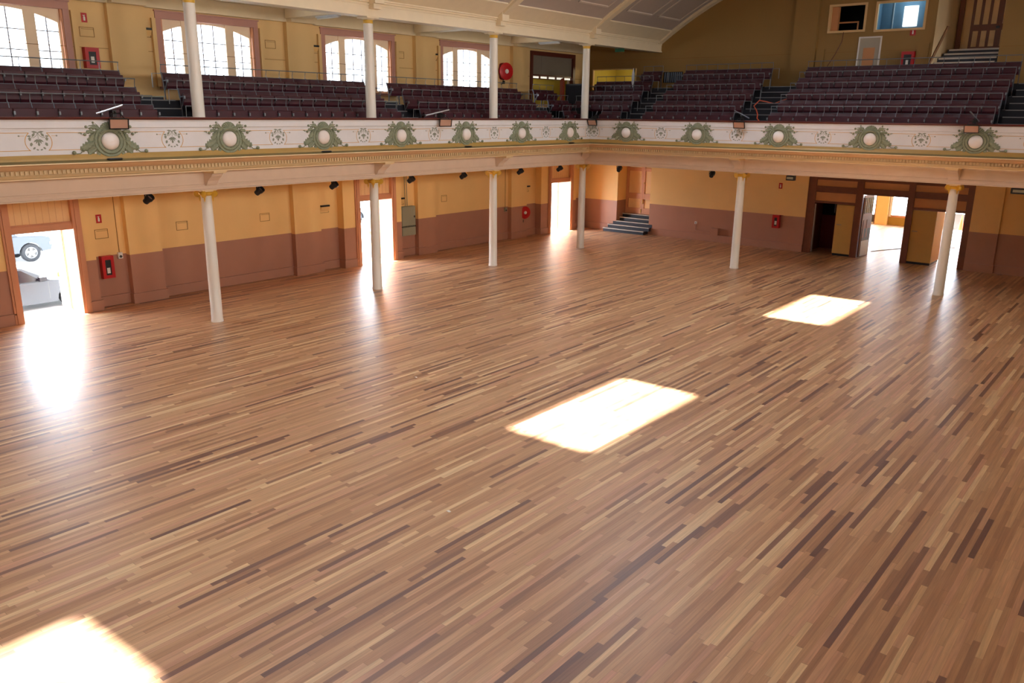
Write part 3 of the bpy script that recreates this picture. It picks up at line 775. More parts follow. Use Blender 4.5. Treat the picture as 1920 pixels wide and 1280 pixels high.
def bez(p0, p1, p2, n):
    return [((1-t)**2*p0[0]+2*t*(1-t)*p1[0]+t*t*p2[0], (1-t)**2*p0[1]+2*t*(1-t)*p1[1]+t*t*p2[1]) for t in [i/n for i in range(n+1)]]
def medallion_meshes():
    w = MB()
    # main ring (rope of two rolls)
    for R, r, off in ((.275, .055, -.03), (.36, .05, -.012)):
        pts = []; seg = 36; ring = []
        for i in range(seg):
            a = 2*PI*i/seg; rr = r*(1+.12*math.sin(9*a))
            for k in range(6):
                b = 2*PI*k/6; q = R+rr*math.cos(b); ring.append((q*math.cos(a), off-rr*math.sin(b)*.9, q*math.sin(a)*.98))
        F = [[i*6+k, ((i+1) % seg)*6+k, ((i+1) % seg)*6+(k+1) % 6, i*6+(k+1) % 6] for i in range(seg) for k in range(6)]
        w.add(ring, F, GREEN)
    # back plate
    w.prism([(.42*math.cos(2*PI*i/24), .41*math.sin(2*PI*i/24)) for i in range(24)], -.02, 0, GREEN, 'y')
    # shell
    n = 11; c = (0, .27); V = [(0, -.10, c[1])]; 
    for i in range(n*2+1):
        a = PI*(-.08)+PI*1.16*i/(2*n); R = .225*(1 if i % 2 else .93); V.append((R*math.cos(a)*1.05, -.03 if i % 2 else -.06, c[1]+R*math.sin(a)*.92))
    F = [[0, i, i+1] for i in range(1, 2*n+1)]; w.add(V, F, GREEN)
    V2 = [V[i] for i in range(1, len(V))]; o = [(x, 0, z) for x, y, z in V2]
    w.add(V2+o, [[i, i+len(V2), i+1+len(V2), i+1] for i in range(len(V2)-1)], GREEN)
    w.tube([(-.19, -.07, .235), (-.1, -.10, .27), (0, -.11, .285), (.1, -.10, .27), (.19, -.07, .235)], .03, GREEN)
    for s in (-1, 1):
        S = lambda pts: [(s*u, z) for u, z in pts]
        leaf(w, S(bez((.16, .26), (.32, .40), (.52, .34), 8)), .085, 1, GREEN, .07)
        leaf(w, S(bez((.22, .24), (.3, .42), (.36, .44), 6)), .05, 1, GREEN, .06)
        leaf(w, S(bez((.3, .2), (.45, .28), (.56, .2), 6)), .06, 1, GREEN, .06)
        leaf(w, S(bez((.34, .25), (.52, .05), (.46, -.2), 10)), .10, 1, GREEN, .075)
        leaf(w, S(bez((.36, .05), (.52, -.12), (.74, -.20), 10)), .12, 1, GREEN, .08)
        leaf(w, S(bez((.30, -.12), (.45, -.2), (.56, -.31), 8)), .10, 1, GREEN, .07)
        leaf(w, S(bez((.22, -.24), (.32, -.3), (.36, -.37), 6)), .07, 1, GREEN, .06)
        leaf(w, S(bez((.03, -.27), (.14, -.33), (.22, -.36), 6)), .07, 1, GREEN, .07)
        for q, r in (((.55, .35), .038), ((.37, .45), .03), ((.60, .17), .04)): w.ball((s*q[0], -.03, q[1]), r, GREEN, 8, 5)
        leaf(w, S([(.66, .185), (.70, .21), (.75, .20)]), .02, 0, GREEN, .02)
        w.tube([(s*.2, -.07, .18), (s*.24, -.09, .22), (s*.28, -.07, .19), (s*.25, -.07, .15)], .018, GREEN, 5)
    leaf(w, bez((0, -.22), (0, -.3), (0, -.42), 8), .09, 1, GREEN, .09)
    g_ = MB(); V = []; F = []
    for i in range(7):
        th = PI/2*i/6
        for k in range(20):
            a = 2*PI*k/20; V.append((.222*math.cos(th)*math.cos(a), -.04-.13*math.sin(th), .222*math.cos(th)*math.sin(a)))
    F = [[i*20+k, i*20+(k+1) % 20, (i+1)*20+(k+1) % 20, (i+1)*20+k] for i in range(6) for k in range(20)]
    g_.add(V, F, GLOBE)
    st = MB(); st.tube([(.66, -.02, -.19), (.72, -.025, -.25), (.76, -.025, -.285), (.84, -.025, -.29), (.90, -.025, -.275)], .012, GREEN, 5); st.ball((.91, -.04, -.262), .048, GREEN, 9, 6)
    st.ball((.68, -.03, -.19), .035, GREEN, 8, 5)
    st2 = MB(); st2.v = [(-x, y, z) for x, y, z in st.v]; st2.f = [f[::-1] for f in st.f]; st2.m = list(st.m); st2.mats = list(st.mats)
    return w.mesh('wreath', True), g_.mesh('globe_lamp', True), st.mesh('scroll_stem', True), st2.mesh('scroll_stem', True)
MW, MG, MS1, MS2 = medallion_meshes()
def medallion(loc, rz, label):
    t = thing('wreath_lamp', loc, label, 'wall lamp', rz, 'green wreath lamps along the gallery front')
    inst('wreath', MW, t); inst('globe_lamp', MG, t); inst('scroll_stem', MS1, t); inst('scroll_stem', MS2, t)
LM = ['largest and leftmost wreath lamp, left gallery front, overlapped by a floodlight', 'second wreath lamp from left on left gallery front, above nearest bracket', 'third wreath lamp from left, left gallery front',
      'fourth wreath lamp from left, between second and third columns', 'fifth wreath lamp from left, just right of a tilted floodlight', 'sixth wreath lamp from left, beside the third upper column', 'seventh wreath lamp from left, last before the gallery corner']
for y, l in zip(MEDL[:7], LM): medallion((1.0, y, 5.445), PI/2, 'green plaster '+l)
RM = ['first wreath lamp right of the gallery corner', 'second wreath lamp right of the corner, left of a hanging floodlight', 'third wreath lamp right of the corner, middle of end gallery front', 'fourth wreath lamp right of the corner on the end gallery front', 'rightmost wreath lamp, beside the floodlight at right']
for x, l in zip(MEDR[:5], RM): medallion((x, -1.0, 5.455), 0, 'green plaster '+l)
for y, l in ((MEDL[0], 'leftmost'), (MEDL[2], 'third'), (MEDL[4], 'fifth'), (MEDL[6], 'seventh')):
    p = MB(); p.lathe([(.0, 0), (.05, 0), (.06, .02), (.05, .045), (.0, .05)], BLACK, 16, T=Matrix.Diagonal((1.0, 3.6, 1, 1)))
    o = p.obj('ledge_plate', None, True, (1.115, y+.03, 4.985)); tag(o, 'flat black oval plate on the cornice ledge under the %s wreath lamp' % l, 'plate', 'black plates under wreath lamps')

# ------------------------------------------------------------------ stage lights
def parcan(loc, yaw, tilt, label):
    t = thing('stage_light', loc, label, 'stage light', yaw, 'black stage lights under the gallery beam')   # loc = clamp point on the beam soffit
    T = Matrix.Translation((0, 0, -.17)) @ Matrix.Rotation(tilt, 4, 'X')
    b = MB(); b.lathe([(.05, -.14), (.085, -.12), (.095, 0), (.095, .02), (.115, .03), (.115, .14), (.10, .14), (.10, .05)], BLACK, 14, T=T)
    b.obj('can', t, True)
    MB().lathe([(0.0, .052), (.098, .052)], LAMPG, 14, T=T).obj('lens', t)
    y = MB()
    for s in (-1, 1): y.box(s*.115-.006, s*.115+.006, -.015, .015, -.19, -.03, BLACK)
    y.box(-.12, .12, -.015, .015, -.04, -.028, BLACK); y.obj('yoke', t)
    MB().box(-.03, .03, -.03, .03, -.035, .004, DSTEEL).obj('clamp', t)
    return t
PC = [(-21.12, 'left of the nearest left column'), (-17.57, 'between nearest and second left columns, left one'), (-14.68, 'close before the second doorway, left of second column'),
      (-11.11, 'just right of the second left column, above grey cabinet'), (-8.28, 'left of the third left column'), (-4.70, 'right of the third left column, above the hose reel'), (-1.86, 'left of the corner column, above third doorway')]
for y, l in PC: parcan((0, y, 3.99), PI/2+.4, .9, 'black stage light under gallery beam, '+l)
for x, l in ((2.01, 'beside the panelled door, right of corner column'), (6.60, 'left of the middle end column')): parcan((x, 0, 3.99), .2, -1.0, 'black stage light under gallery beam, '+l)
def boxlight(loc, s, label):
    t = thing('wash_light', loc, label, 'stage light'); MB().box(-.2*s, .2*s, -.1, .1, -.22, -.03, BLACK).obj('housing', t); MB().quad((-.16*s, -.103, -.17), (.16*s, -.103, -.17), (.16*s, -.103, -.08), (-.16*s, -.103, -.08), GREY).obj('lens', t)
    MB().box(-.03, .03, -.03, .03, -.04, .004, DSTEEL).obj('clamp', t)
boxlight((9.99, 0, 3.99), .8, 'small black box light under end gallery beam, right of middle column')
boxlight((17.9, 0, 3.99), 1.5, "black box light under end gallery beam, cut by photo's right edge")

# floodlights clipped over the handrail
def flood(loc, rz, tilt, roll, label, barlen, bang, barm=LSTEEL):
    t = thing('floodlight', loc, label, 'floodlight', rz, 'floodlights on the gallery handrail')   # local -y points into the hall
    T = Matrix.Translation((0, -.2, -.13)) @ Matrix.Rotation(roll, 4, 'Z') @ Matrix.Rotation(tilt, 4, 'X')
    h = MB(); V = [T @ Vector(v) for v in ((-.22, -.08, -.13), (.22, -.08, -.13), (.22, -.08, .13), (-.22, -.08, .13), (-.13, .12, -.06), (.13, .12, -.06), (.13, .12, .08), (-.13, .12, .08))]
    h.add(V, [[4, 5, 6, 7], [0, 4, 7, 3], [1, 2, 6, 5], [3, 7, 6, 2], [0, 1, 5, 4]], BLACK)
    for a in ((-.23, .23, -.1, -.075, .115, .14), (-.23, .23, -.1, -.075, -.14, -.115), (-.23, -.205, -.1, -.075, -.14, .14), (.205, .23, -.1, -.075, -.14, .14)): h.box(*a, BLACK, T=T)
    h.obj('housing', t)
    g_ = MB(); g_.add([T @ Vector(v) for v in ((-.205, -.085, -.115), (.205, -.085, -.115), (.205, -.085, .115), (-.205, -.085, .115))], [[0, 1, 2, 3]], LAMPG); g_.obj('glass', t)
    y = MB(); y.tube([T @ Vector((-.15, .02, .1)), (-.12, -.12, .09), (.12, -.12, .09), T @ Vector((.15, .02, .1))], .012, BLACK, 5); y.tube([(0, -.12, .09), (0, -.02, .16), (0, .08, .16)], .018, BLACK, 6); y.box(-.05, .05, -.06, .14, .0, .17, BLACK); y.obj('yoke', t)
    b = MB(); c, s = math.cos(bang), math.sin(bang)
    b.tube([(-barlen*.6*c, .05, .19-barlen*.6*s+.02), (barlen*.4*c, .05, .19+barlen*.4*s+.02)], .024, barm, 8); b.obj('support_bar', t)
flood((1.0, -22.27, 6.03), PI/2, .35, -.25, 'black floodlight hung over handrail by leftmost wreath lamp, with bright steel bar', .72, .3)
flood((1.0, -10.5, 6.03), PI/2, .3, -.5, 'black floodlight tilted on handrail near third upper column, long steel bar', 1.2, .17)
flood((1.3, -1.0, 6.03), 0, .45, 0, 'small black floodlight hung on handrail at the gallery corner', .3, 1.2, DSTEEL)
flood((8.2, -1.0, 6.03), 0, .4, .1, 'black floodlight hung on end gallery handrail by the cable-strewn aisle', .7, -.42, DSTEEL)
flood((16.35, -1.0, 6.03), 0, .4, 0, 'black floodlight on handrail over the rightmost wreath lamp', .45, -.8, DSTEEL)

# ------------------------------------------------------------------ wall equipment
def onleft(mb): return mb
def ext_cabinet(loc, rz, label, w=.38, h=.72):
    t = thing('extinguisher_cabinet', loc, label, 'fire cabinet', rz)      # local -y is the front, back at y=0
    m = MB(); m.box(-w/2, w/2, -.18, 0, 0, h, RED); m.obj('case', t)
    d = MB(); d.box(-w/2, w/2, -.2, -.18, 0, .1, RED); d.box(-w/2, w/2, -.2, -.18, h-.12, h, RED); d.box(-w/2, -w/2+.1, -.2, -.18, .1, h-.12, RED); d.box(w/2-.1, w/2, -.2, -.18, .1, h-.12, RED)
    dd = d.obj('door', t)
    MB().quad((-w/2+.1, -.185, .1), (w/2-.1, -.185, .1), (w/2-.1, -.185, h-.12), (-w/2+.1, -.185, h-.12), BLACK).obj('pane', dd)
    MB().box(-.05, .05, -.19, -.184, .16, .34, WHT).obj('inspection_tag', dd)
ext_cabinet((-4.4, -20.56, .95), PI/2, 'red extinguisher cabinet on brown wall right of the nearest street doorway')
ext_cabinet((-4.4, -20.25, 7.42), PI/2, 'red extinguisher cabinet on upper wall beside the leftmost window', .42, .6)
ext_cabinet((7.12, 6.3, 1.02), 0, 'red extinguisher cabinet on end wall left of the foyer screen', .34, .62)
ext_cabinet((12.1, 6.3, 8.2), 0, 'dark red extinguisher cabinet on upper end wall below the bright booth window', .5, .68)
def fire_sign(loc, rz, label, w=.17, h=.27):
    t = thing('fire_sign', loc, label, 'sign', rz)
    MB().box(-w/2, w/2, -.012, 0, 0, h, RED).obj('plate', t)
    s = MB(); s.prism([(-.028, .05), (.028, .05), (.028, .15), (.012, .175), (.012, .2), (-.012, .2), (-.012, .175), (-.028, .15)], -.016, -.012, WHT, 'y'); s.prism([(-.045, .19), (.03, .2), (.03, .215), (-.045, .205)], -.016, -.012, WHT, 'y'); s.obj('extinguisher_symbol', t)
fire_sign((-4.4, -20.6, 2.72), PI/2, 'red extinguisher sign on yellow wall above the nearest lower red cabinet')
fire_sign((-4.4, -20.28, 8.74), PI/2, 'red extinguisher sign high on upper wall beside the leftmost window')
fire_sign((7.13, 6.3, 2.88), 0, 'red extinguisher sign on end wall above red cabinet left of foyer screen')
fire_sign((12.14, 6.3, 9.52), 0, 'red extinguisher sign under the bright booth window', .22, .27)
def hose_reel(loc, rz, label, r=.32):
    t = thing('hose_reel', loc, label, 'hose reel', rz)      # axis along local y ; back plate at y=0
    R = Matrix.Rotation(PI/2, 4, 'X')
    MB().lathe([(r*.5, .08), (r*.93, .10), (r*.93, .26), (r*.5, .28)], REDD, 24, T=R).obj('hose_coil', t, True)
    MB().lathe([(0, .30), (r*.92, .28), (r, .285), (r, .31), (r*.9, .325), (r*.35, .33), (0, .335)], RED, 28, T=R).lathe([(0, .05), (r, .055), (r, .085), (0, .09)], RED, 28, T=R).obj('drum_disc', t, True)
    MB().lathe([(0, .335), (r*.27, .335), (r*.25, .36), (0, .365)], WHT, 16, T=R).obj('hub', t, True)
    m = MB(); m.box(-.04, .04, -.06, 0, -.35, .1, BLACK); m.box(-.16, -.08, -.3, -.2, -r-.18, -r-.04, BLACK); m.tube([(-.1, -.2, -r*.9), (-.12, -.15, -r-.15), (-.08, -.02, -r-.2)], .02, BLACK, 6); m.obj('wall_bracket', t)
hose_reel((-4.4, .95, 1.28), PI/2-.35, 'round red fire hose reel on brown wall beside the third doorway')
hose_reel((-4.38, -.72, 8.16), PI/2-.2, 'dark red fire hose reel on upper wall right of the fourth window', .4)
# electrical cabinet
t = thing('electrical_cabinet', (-4.4, -7.35, .95), 'grey electrical cabinet on wall right of the second street doorway', 'cabinet', PI/2)
MB().box(-.42, .42, -.24, 0, 0, 1.28, GREY).obj('case', t); d = MB().box(-.40, .40, -.265, -.24, .44, 1.26, GREY).obj('door', t)
MB().box(.3, .36, -.28, -.265, .78, .86, BLACK).obj('lock', d); MB().box(-.4, .4, -.262, -.24, .02, .36, GREY).obj('lower_cover', t)
v = MB().box(-.41, .41, -.25, -.24, .37, .43, BLACK)
for k in range(9): v.box(-.37+k*.085, -.33+k*.085, -.256, -.25, .385, .415, GREY)
v.obj('vent_strip', t); MB().tube([(.0, -.05, 1.28), (.0, -.02, 2.95)], .014, GREY, 5).tube([(.12, -.05, 1.28), (.12, -.02, 2.95)], .014, GREY, 5).obj('conduit', t)
# outlets and boxes
def outlet(loc, rz, label, cz=1.2, m=WHT):
    t = thing('wall_outlet', loc, label, 'outlet', rz); MB().box(-.07, .07, -.09, 0, 0, .2, m).obj('box', t); MB().lathe([(0, .0), (.045, .0), (.04, .03), (0, .03)], DGREY, 10, T=Matrix.Translation((0, -.09, .07)) @ Matrix.Rotation(PI/2, 4, 'X')).obj('socket', t)
    if cz: MB().tube([(0, -.02, .2), (0, -.015, cz)], .01, LINE, 5).obj('conduit', t)
outlet((-4.4, -20.08, 1.52), PI/2, 'white power outlet on wall right of the nearest red cabinet', 2.4)
outlet((-4.4, -.45, 1.42), PI/2, 'grey power outlet on wall right of the third left column', 2.4, GREY)
t = thing('junction_box', (3.95, 6.3, .36), 'brown painted junction box low on end wall left of the middle column', 'box'); MB().box(-.2, .22, -.16, 0, 0, .34, SKIRT).obj('case', t); MB().box(-.18, .2, -.17, -.16, .02, .32, SKIRT).obj('lid', t); MB().tube([(-.2, -.03, .1), (-1.1, -.03, .16), (-1.1, -.03, .45)], .016, SKIRT, 5).obj('conduit', t)
t = thing('wall_outlet', (2.85, 6.3, .82), 'small white outlet on brown end wall right of the black steps', 'outlet'); MB().box(-.06, .06, -.06, 0, 0, .12, WHT).obj('box', t); MB().box(-.03, .03, -.065, -.06, .03, .07, DGREY).obj('socket', t)
# vent flaps (dark slot over painted lid) and blank hatches
def hatch(loc, rz, label, w=.42, h=.3, opened=False):
    t = thing('wall_vent', loc, label, 'vent', rz)
    m = MB()
    for a in ((-w/2, w/2, h-.015, h), (-w/2, w/2, 0, .015), (-w/2, -w/2+.015, 0, h), (w/2-.015, w/2, 0, h)): m.box(a[0], a[1], -.008, 0, a[2], a[3], LINE)
    m.obj('frame', t)
    if opened:
        MB().box(-w/2, w/2, -.1, -.004, h-.05, h+.01, BLACK).obj('dark_slot', t); MB().prism([(-.10, h-.06), (-.005, .06), (0, .06), (0, h-.05)], -w/2, w/2, YEL, 'x').obj('flap', t)
    else: MB().box(-w/2+.06, w/2-.02, -.006, 0, h-.06, h-.05, LINE).obj('slot_line', t)
for (y, z, l, op) in ((-20.57, 2.22, 'faint vent cover below the sign by the nearest doorway', 0), (-17.82, 2.22, 'faint vent cover on yellow wall left of the nearest column', 0), (-14.5, 2.22, 'faint vent cover on yellow wall right of the nearest column', 0),
                      (-11.72, 2.3, 'open vent flap with dark slot left of second doorway', 1), (-7.62, 2.3, 'open vent flap with dark slot above the grey electrical cabinet', 1), (-4.85, 2.24, 'faint vent cover on yellow wall left of the third column', 0), (1.3, 2.3, 'small vent slot above the lower hose reel', 1)):
    hatch((-4.4, y, z), PI/2, l, .42 if y < -5 else .36, .3, op)
for (y, z, l, op) in ((-20.25, 8.33, 'vent cover on upper wall under the high red sign', 0), (-18.45, 8.45, 'open vent flap with dark slot left of the second window', 1), (-13.75, 8.4, 'vent cover on upper wall right of the second window', 0), (-11.85, 8.35, 'open vent flap with dark slot left of the third window', 1), (-7.35, 8.4, 'vent cover on upper wall right of the third window', 0), (-5.4, 8.42, 'small open vent slot left of the fourth window', 1)):
    hatch((-4.4, y, z), PI/2, l, .44 if y < -10 else .38, .28, op)

# exit sign and tube lights
t = thing('exit_sign', (-.15, 3.0, 9.12), 'unlit dark green exit sign hanging below the roof beam near gallery corner', 'sign'); MB().box(-.24, .24, -.04, .04, 0, .18, EXITG).obj('panel', t); MB().tube([(0, 0, .18), (0, 0, .9)], .01, BLACK, 5).obj('hanger', t)
for (y, l) in ((-.0, 'white tube light fitting under aisle beam near the corner upper column'), (-12.9, 'white tube light fitting under aisle beam left of the third window column')):
    t = thing('tube_light', (-2.1, y, 9.46), l, 'light fitting'); MB().box(-.62, .62, -.07, .07, -.06, 0, TUBE).obj('batten', t); MB().tube([(-.6, 0, -.085), (.6, 0, -.085)], .022, WHT, 8).obj('tube', t)

# ------------------------------------------------------------------ upper end wall : booth windows, panel, plank, door
def frame(mb, x0, x1, z0, z1, y, w, d, mt):
    mb.box(x0-w, x1+w, y-d, y+.1, z1, z1+w, mt); mb.box(x0-w, x1+w, y-d, y+.1, z0-w, z0, mt); mb.box(x0-w, x0, y-d, y+.1, z0, z1, mt); mb.box(x1, x1+w, y-d, y+.1, z0, z1, mt)
m = MB(); frame(m, 8.66, 10.1, 9.86, 10.86, YW, .09, .05, YEL2); m.box(8.66, 8.95, YW+.1, YW+.3, 9.86, 10.86, WOODP); m.box(8.95, 9.8, YW+.25, YW+.3, 10.18, 10.24, WOODP); m.box(9.74, 9.8, YW+.25, YW+.3, 9.86, 10.2, WOODP)
struct('window_7', m)
m = MB(); frame(m, 10.64, 12.5, 9.82, 10.86, YW, .09, .05, YEL2); o = struct('window_8', m); MB().quad((10.64, YW+.08, 9.82), (12.5, YW+.08, 9.82), (12.5, YW+.08, 10.86), (10.64, YW+.08, 10.86), GLASSB).obj('pane', o)
m = MB(); m.box(8.4, 10.3, YW+1.6, YW+1.65, 9.3, 11.4, BOOTHD); m.box(8.4, 8.45, YW+.01, YW+1.6, 9.3, 11.4, BOOTHD); m.box(10.3, 10.35, YW+.01, YW+1.6, 9.3, 11.4, BOOTHD); m.box(8.4, 10.35, YW+.01, YW+1.6, 11.4, 11.45, BOOTHD); m.box(8.4, 10.35, YW+.01, YW+1.6, 9.25, 9.3, BOOTHD)
m.box(10.4, 12.85, YW+1.3, YW+1.35, 9.3, 11.4, BOOTHB); m.box(10.38, 10.42, YW+.01, YW+1.35, 9.3, 11.4, BOOTHB); m.box(12.8, 12.85, YW+.01, YW+1.35, 9.3, 11.4, BOOTHB); m.box(10.4, 12.85, YW+.01, YW+1.35, 11.4, 11.45, BOOTHB); m.box(10.4, 12.85, YW+.01, YW+1.35, 9.3, 9.35, BOOTHB)
m.box(8.4, 8.45, YW+1.55, YW+1.6, 9.3, 11.4, BOOTHD); m.box(10.9, 10.93, YW+1.24, YW+1.3, 9.9, 11.0, WHT); struct('wall_booth', m)
t = thing('booth_glow_panel', (11.62, YW+1.29, 10.02), 'added glowing panel standing in for the bright reflection in the right-hand booth window', 'glow panel'); MB().box(-.27, .27, -.03, 0, 0, .8, BOOTHW).obj('glow panel', t); MB().box(-.3, .3, 0, .01, -.03, .83, WHT).obj('frame', t)  # added panel, its glow replaces a reflection in the glass
t = thing('framed_board', (10.46, 6.22, 7.9), 'worn white framed board leaning on the upper end wall below the booth windows', 'board'); t.rotation_euler = (-.04, 0, 0)
f = MB(); frame(f, -.42, .42, .06, 1.6, 0, .06, .02, WHT); f.obj('frame', t); MB().box(-.42, .42, .0, .03, .06, 1.6, mat('board_grey', (176, 168, 150), .6)).obj('panel', t); MB().box(-.24, .24, -.006, .0, .3, 1.2, WOODP).obj('stained_patch', t)
cb = MB(); cb.tube([(9.3, 6.27, 9.86), (9.28, 6.2, 9.4), (9.1, 6.1, 8.9), (8.85, 6.0, 8.4), (8.7, 5.8, 7.6)], .014, MAHO, 5); tag(cb.obj('hanging_cable'), 'thin cable hanging from the dark booth window down the upper end wall', 'cable')
pl = MB(); pl.tube([(12.75, 6.1, 7.7), (13.50, 6.15, 9.8)], .055, TIMB, 4); tag(pl.obj('timber_plank'), 'long timber plank leaning against the wall left of the upper brown door', 'plank')
m = MB(); y = 8.4; m.box(13.36, 13.55, y-.1, y+.05, 9.0, 12.4, DOORB); m.box(13.55, 13.85, y-.03, y+.05, 9.0, 12.4, YEL2); m.box(13.85, 15.25, y-.05, y+.05, 9.0, 11.6, DOORB); m.box(13.5, 15.3, y-.1, y+.05, 11.6, 11.75, DOORB)
for i in range(4):
    x = 13.97+i*.32
    if i == 3: x += .1
    for z0, z1 in ((9.12, 9.75), (10.0, 11.05), (11.15, 11.5)): m.box(x, x+.2, y-.06, y, z0, z1, YEL2)
d8 = struct('door_8', m); MB().box(14.82, 14.95, y-.1, y-.05, 9.82, 9.92, BLACK).obj('door_handle', d8)
t = thing('upper_steps', (14.3, 7.4, 7.4), 'three dark steps with pale nosings below the upper brown panelled door', 'steps')
for i, (z, yy_, xl_) in enumerate(((8.99, 7.5, 13.3), (8.81, 7.2, 13.2), (8.62, 6.9, 13.08), (8.43, 6.6, 13.0))):
    s = MB().box(xl_-14.3, 15.3-14.3, yy_-7.4, .95, 0, z-7.4, STEPB).obj('step', t); MB().box(xl_-14.3+.05, 15.28-14.3, yy_-7.4-.01, yy_-7.4+.06, z-7.4-.06, z-7.4+.01, NOSE).obj('nosing', s)
# low lit opening, grille, dark boxes in the corner
m = MB(); m.box(-4.2, -1.0, 9.0, 9.05, 6.9, 9, LOBBY); m.box(-4.2, -4.15, YW+.01, 9, 6.9, 9, LOBBY); m.box(-1.05, -1.0, YW+.01, 9, 6.9, 9, LOBBY); m.box(-4.2, -1, YW+.01, 9, 8.7, 8.75, CREAM); m.box(-4.2, -1, YW+.01, 9, 6.85, 6.9, DARKC); struct('wall_stair', m)
m = MB(); m.box(.3, 1.7, YW+.2, YW+.25, 7.6, 8.5, BOOTHD); m.box(.3, .35, YW+.01, YW+.2, 7.6, 8.5, BOOTHD); m.box(1.65, 1.7, YW+.01, YW+.2, 7.6, 8.5, BOOTHD); m.box(.3, 1.7, YW+.01, YW+.2, 8.5, 8.55, BOOTHD); m.box(.3, 1.7, YW+.01, YW+.2, 7.55, 7.6, BOOTHD)
frame(m, -3.85, -1.2, 7.5, 8.5, YW, .05, .03, YEL2); struct('window_9', m)
t = thing('slatted_grille', (1.0, 6.3, 7.8), 'blue-grey slatted grille in dark opening left of the middle seat bank', 'grille'); MB().box(-.55, .55, .1, .12, 0, .52, BOOTHD).obj('backing', t)
for k in range(9): MB().box(-.5+k*.115, -.44+k*.115, .02, .05, .02, .5, mat('grille_blue', (120, 138, 160), .5)).obj('slat', t)
t = thing('round_reflector', (.79, 2.82, 6.975), 'white disc seen edge-on on a stand in the corner seat bank', 'reflector', .64); 
MB().lathe([(0, -.03), (.25, -.05), (.45, 0), (.25, .04), (0, .05)], mat('disc_pale', (226, 230, 244), .4), 24, T=Matrix.Translation((0, 0, .93)) @ Matrix.Rotation(PI/2, 4, 'Y')).obj('disc', t, True); MB().tube([(.06, 0, 0), (.06, 0, 1.36)], .03, BLACK, 6).box(-.12, .2, -.14, .14, 0, .03, BLACK).obj('stand', t)
t = thing('timber_post', (-2.78, 2.0, 6.5), 'short mahogany post beside a black cabinet in the gallery corner', 'post'); PST = mat('post_red_brown', (140, 58, 36), .4); MB().box(-.085, .085, -.085, .085, 0, 1.3, PST).obj('shaft', t); MB().lathe([(.1, 1.3), (.11, 1.34), (.06, 1.4), (0, 1.41)], PST, 10).obj('cap', t)
t = thing('black_cabinet', (-2.1, 2.35, 6.5), 'large black cabinet behind the corner upper column', 'cabinet'); MB().box(-.55, .55, -.25, .25, 0, 1.15, BLACK).obj('case', t); MB().box(-.5, .5, -.262, -.25, .06, 1.08, DARKC).obj('front_panel', t)
for y, l in ((-19.75, 'dark blue-black box on aisle steps left of leftmost upper column'), (-10.35, 'dark blue-black box on aisle steps below the third window')):
    t = thing('aisle_box', (-2.1, y, 6.03), l, 'box'); MB().box(-.35, .35, -.32, .32, 0, .55, mat('box_navy', (36, 42, 56), .6)).obj('case', t); MB().box(-.38, .38, -.35, .35, .55, .58, GREY).obj('lid', t)
oc = MB(); oc.tube([(8.4, .3, 5.95), (8.05, .75, 6.12), (7.95, 1.0, 6.28), (7.75, 1.3, 6.45), (7.45, 1.7, 6.62), (7.5, 2.1, 6.85), (7.7, 2.4, 6.8), (8.0, 2.5, 6.72), (8.3, 2.55, 6.85), (8.6, 2.6, 6.95)], .025, ORC, 6); tag(oc.obj('orange_cable'), 'orange cable snaking down the dark aisle left of the widest seat bank', 'cable')

# ------------------------------------------------------------------ cars outside the street doors
def wheel(r, w):
    R = Matrix.Rotation(PI/2, 4, 'Y')
    t = MB(); t.lathe([(r*.62, -w/2), (r*.9, -w/2), (r, -w*.3), (r, w*.3), (r*.9, w/2), (r*.62, w/2)], TYRE, 28, T=R, cap=False)
    h = MB(); h.lathe([(r*.64, w*.2), (r*.64, w*.48), (r*.56, w*.45), (r*.54, w*.2)], RIM, 28, T=R, cap=False)
    for k in range(5):
        T = Matrix.Rotation(2*PI*k/5, 4, 'X'); h.box(w*.36, w*.46, -r*.13, r*.13, 0, r*.6, RIM, T=T)
    h.lathe([(0, w*.2), (r*.56, w*.2)], DGREY, 20, T=R); h.lathe([(0, w*.5), (r*.15, w*.48), (r*.15, w*.3)], RIM, 12, T=R)
    return t.mesh('tyre', True), h.mesh('rim')
def arch(y, r, zc, n=9): return [(y+r*math.cos(a), zc+r*math.sin(a)) for a in [PI*k/n for k in range(n+1)]][::-1]
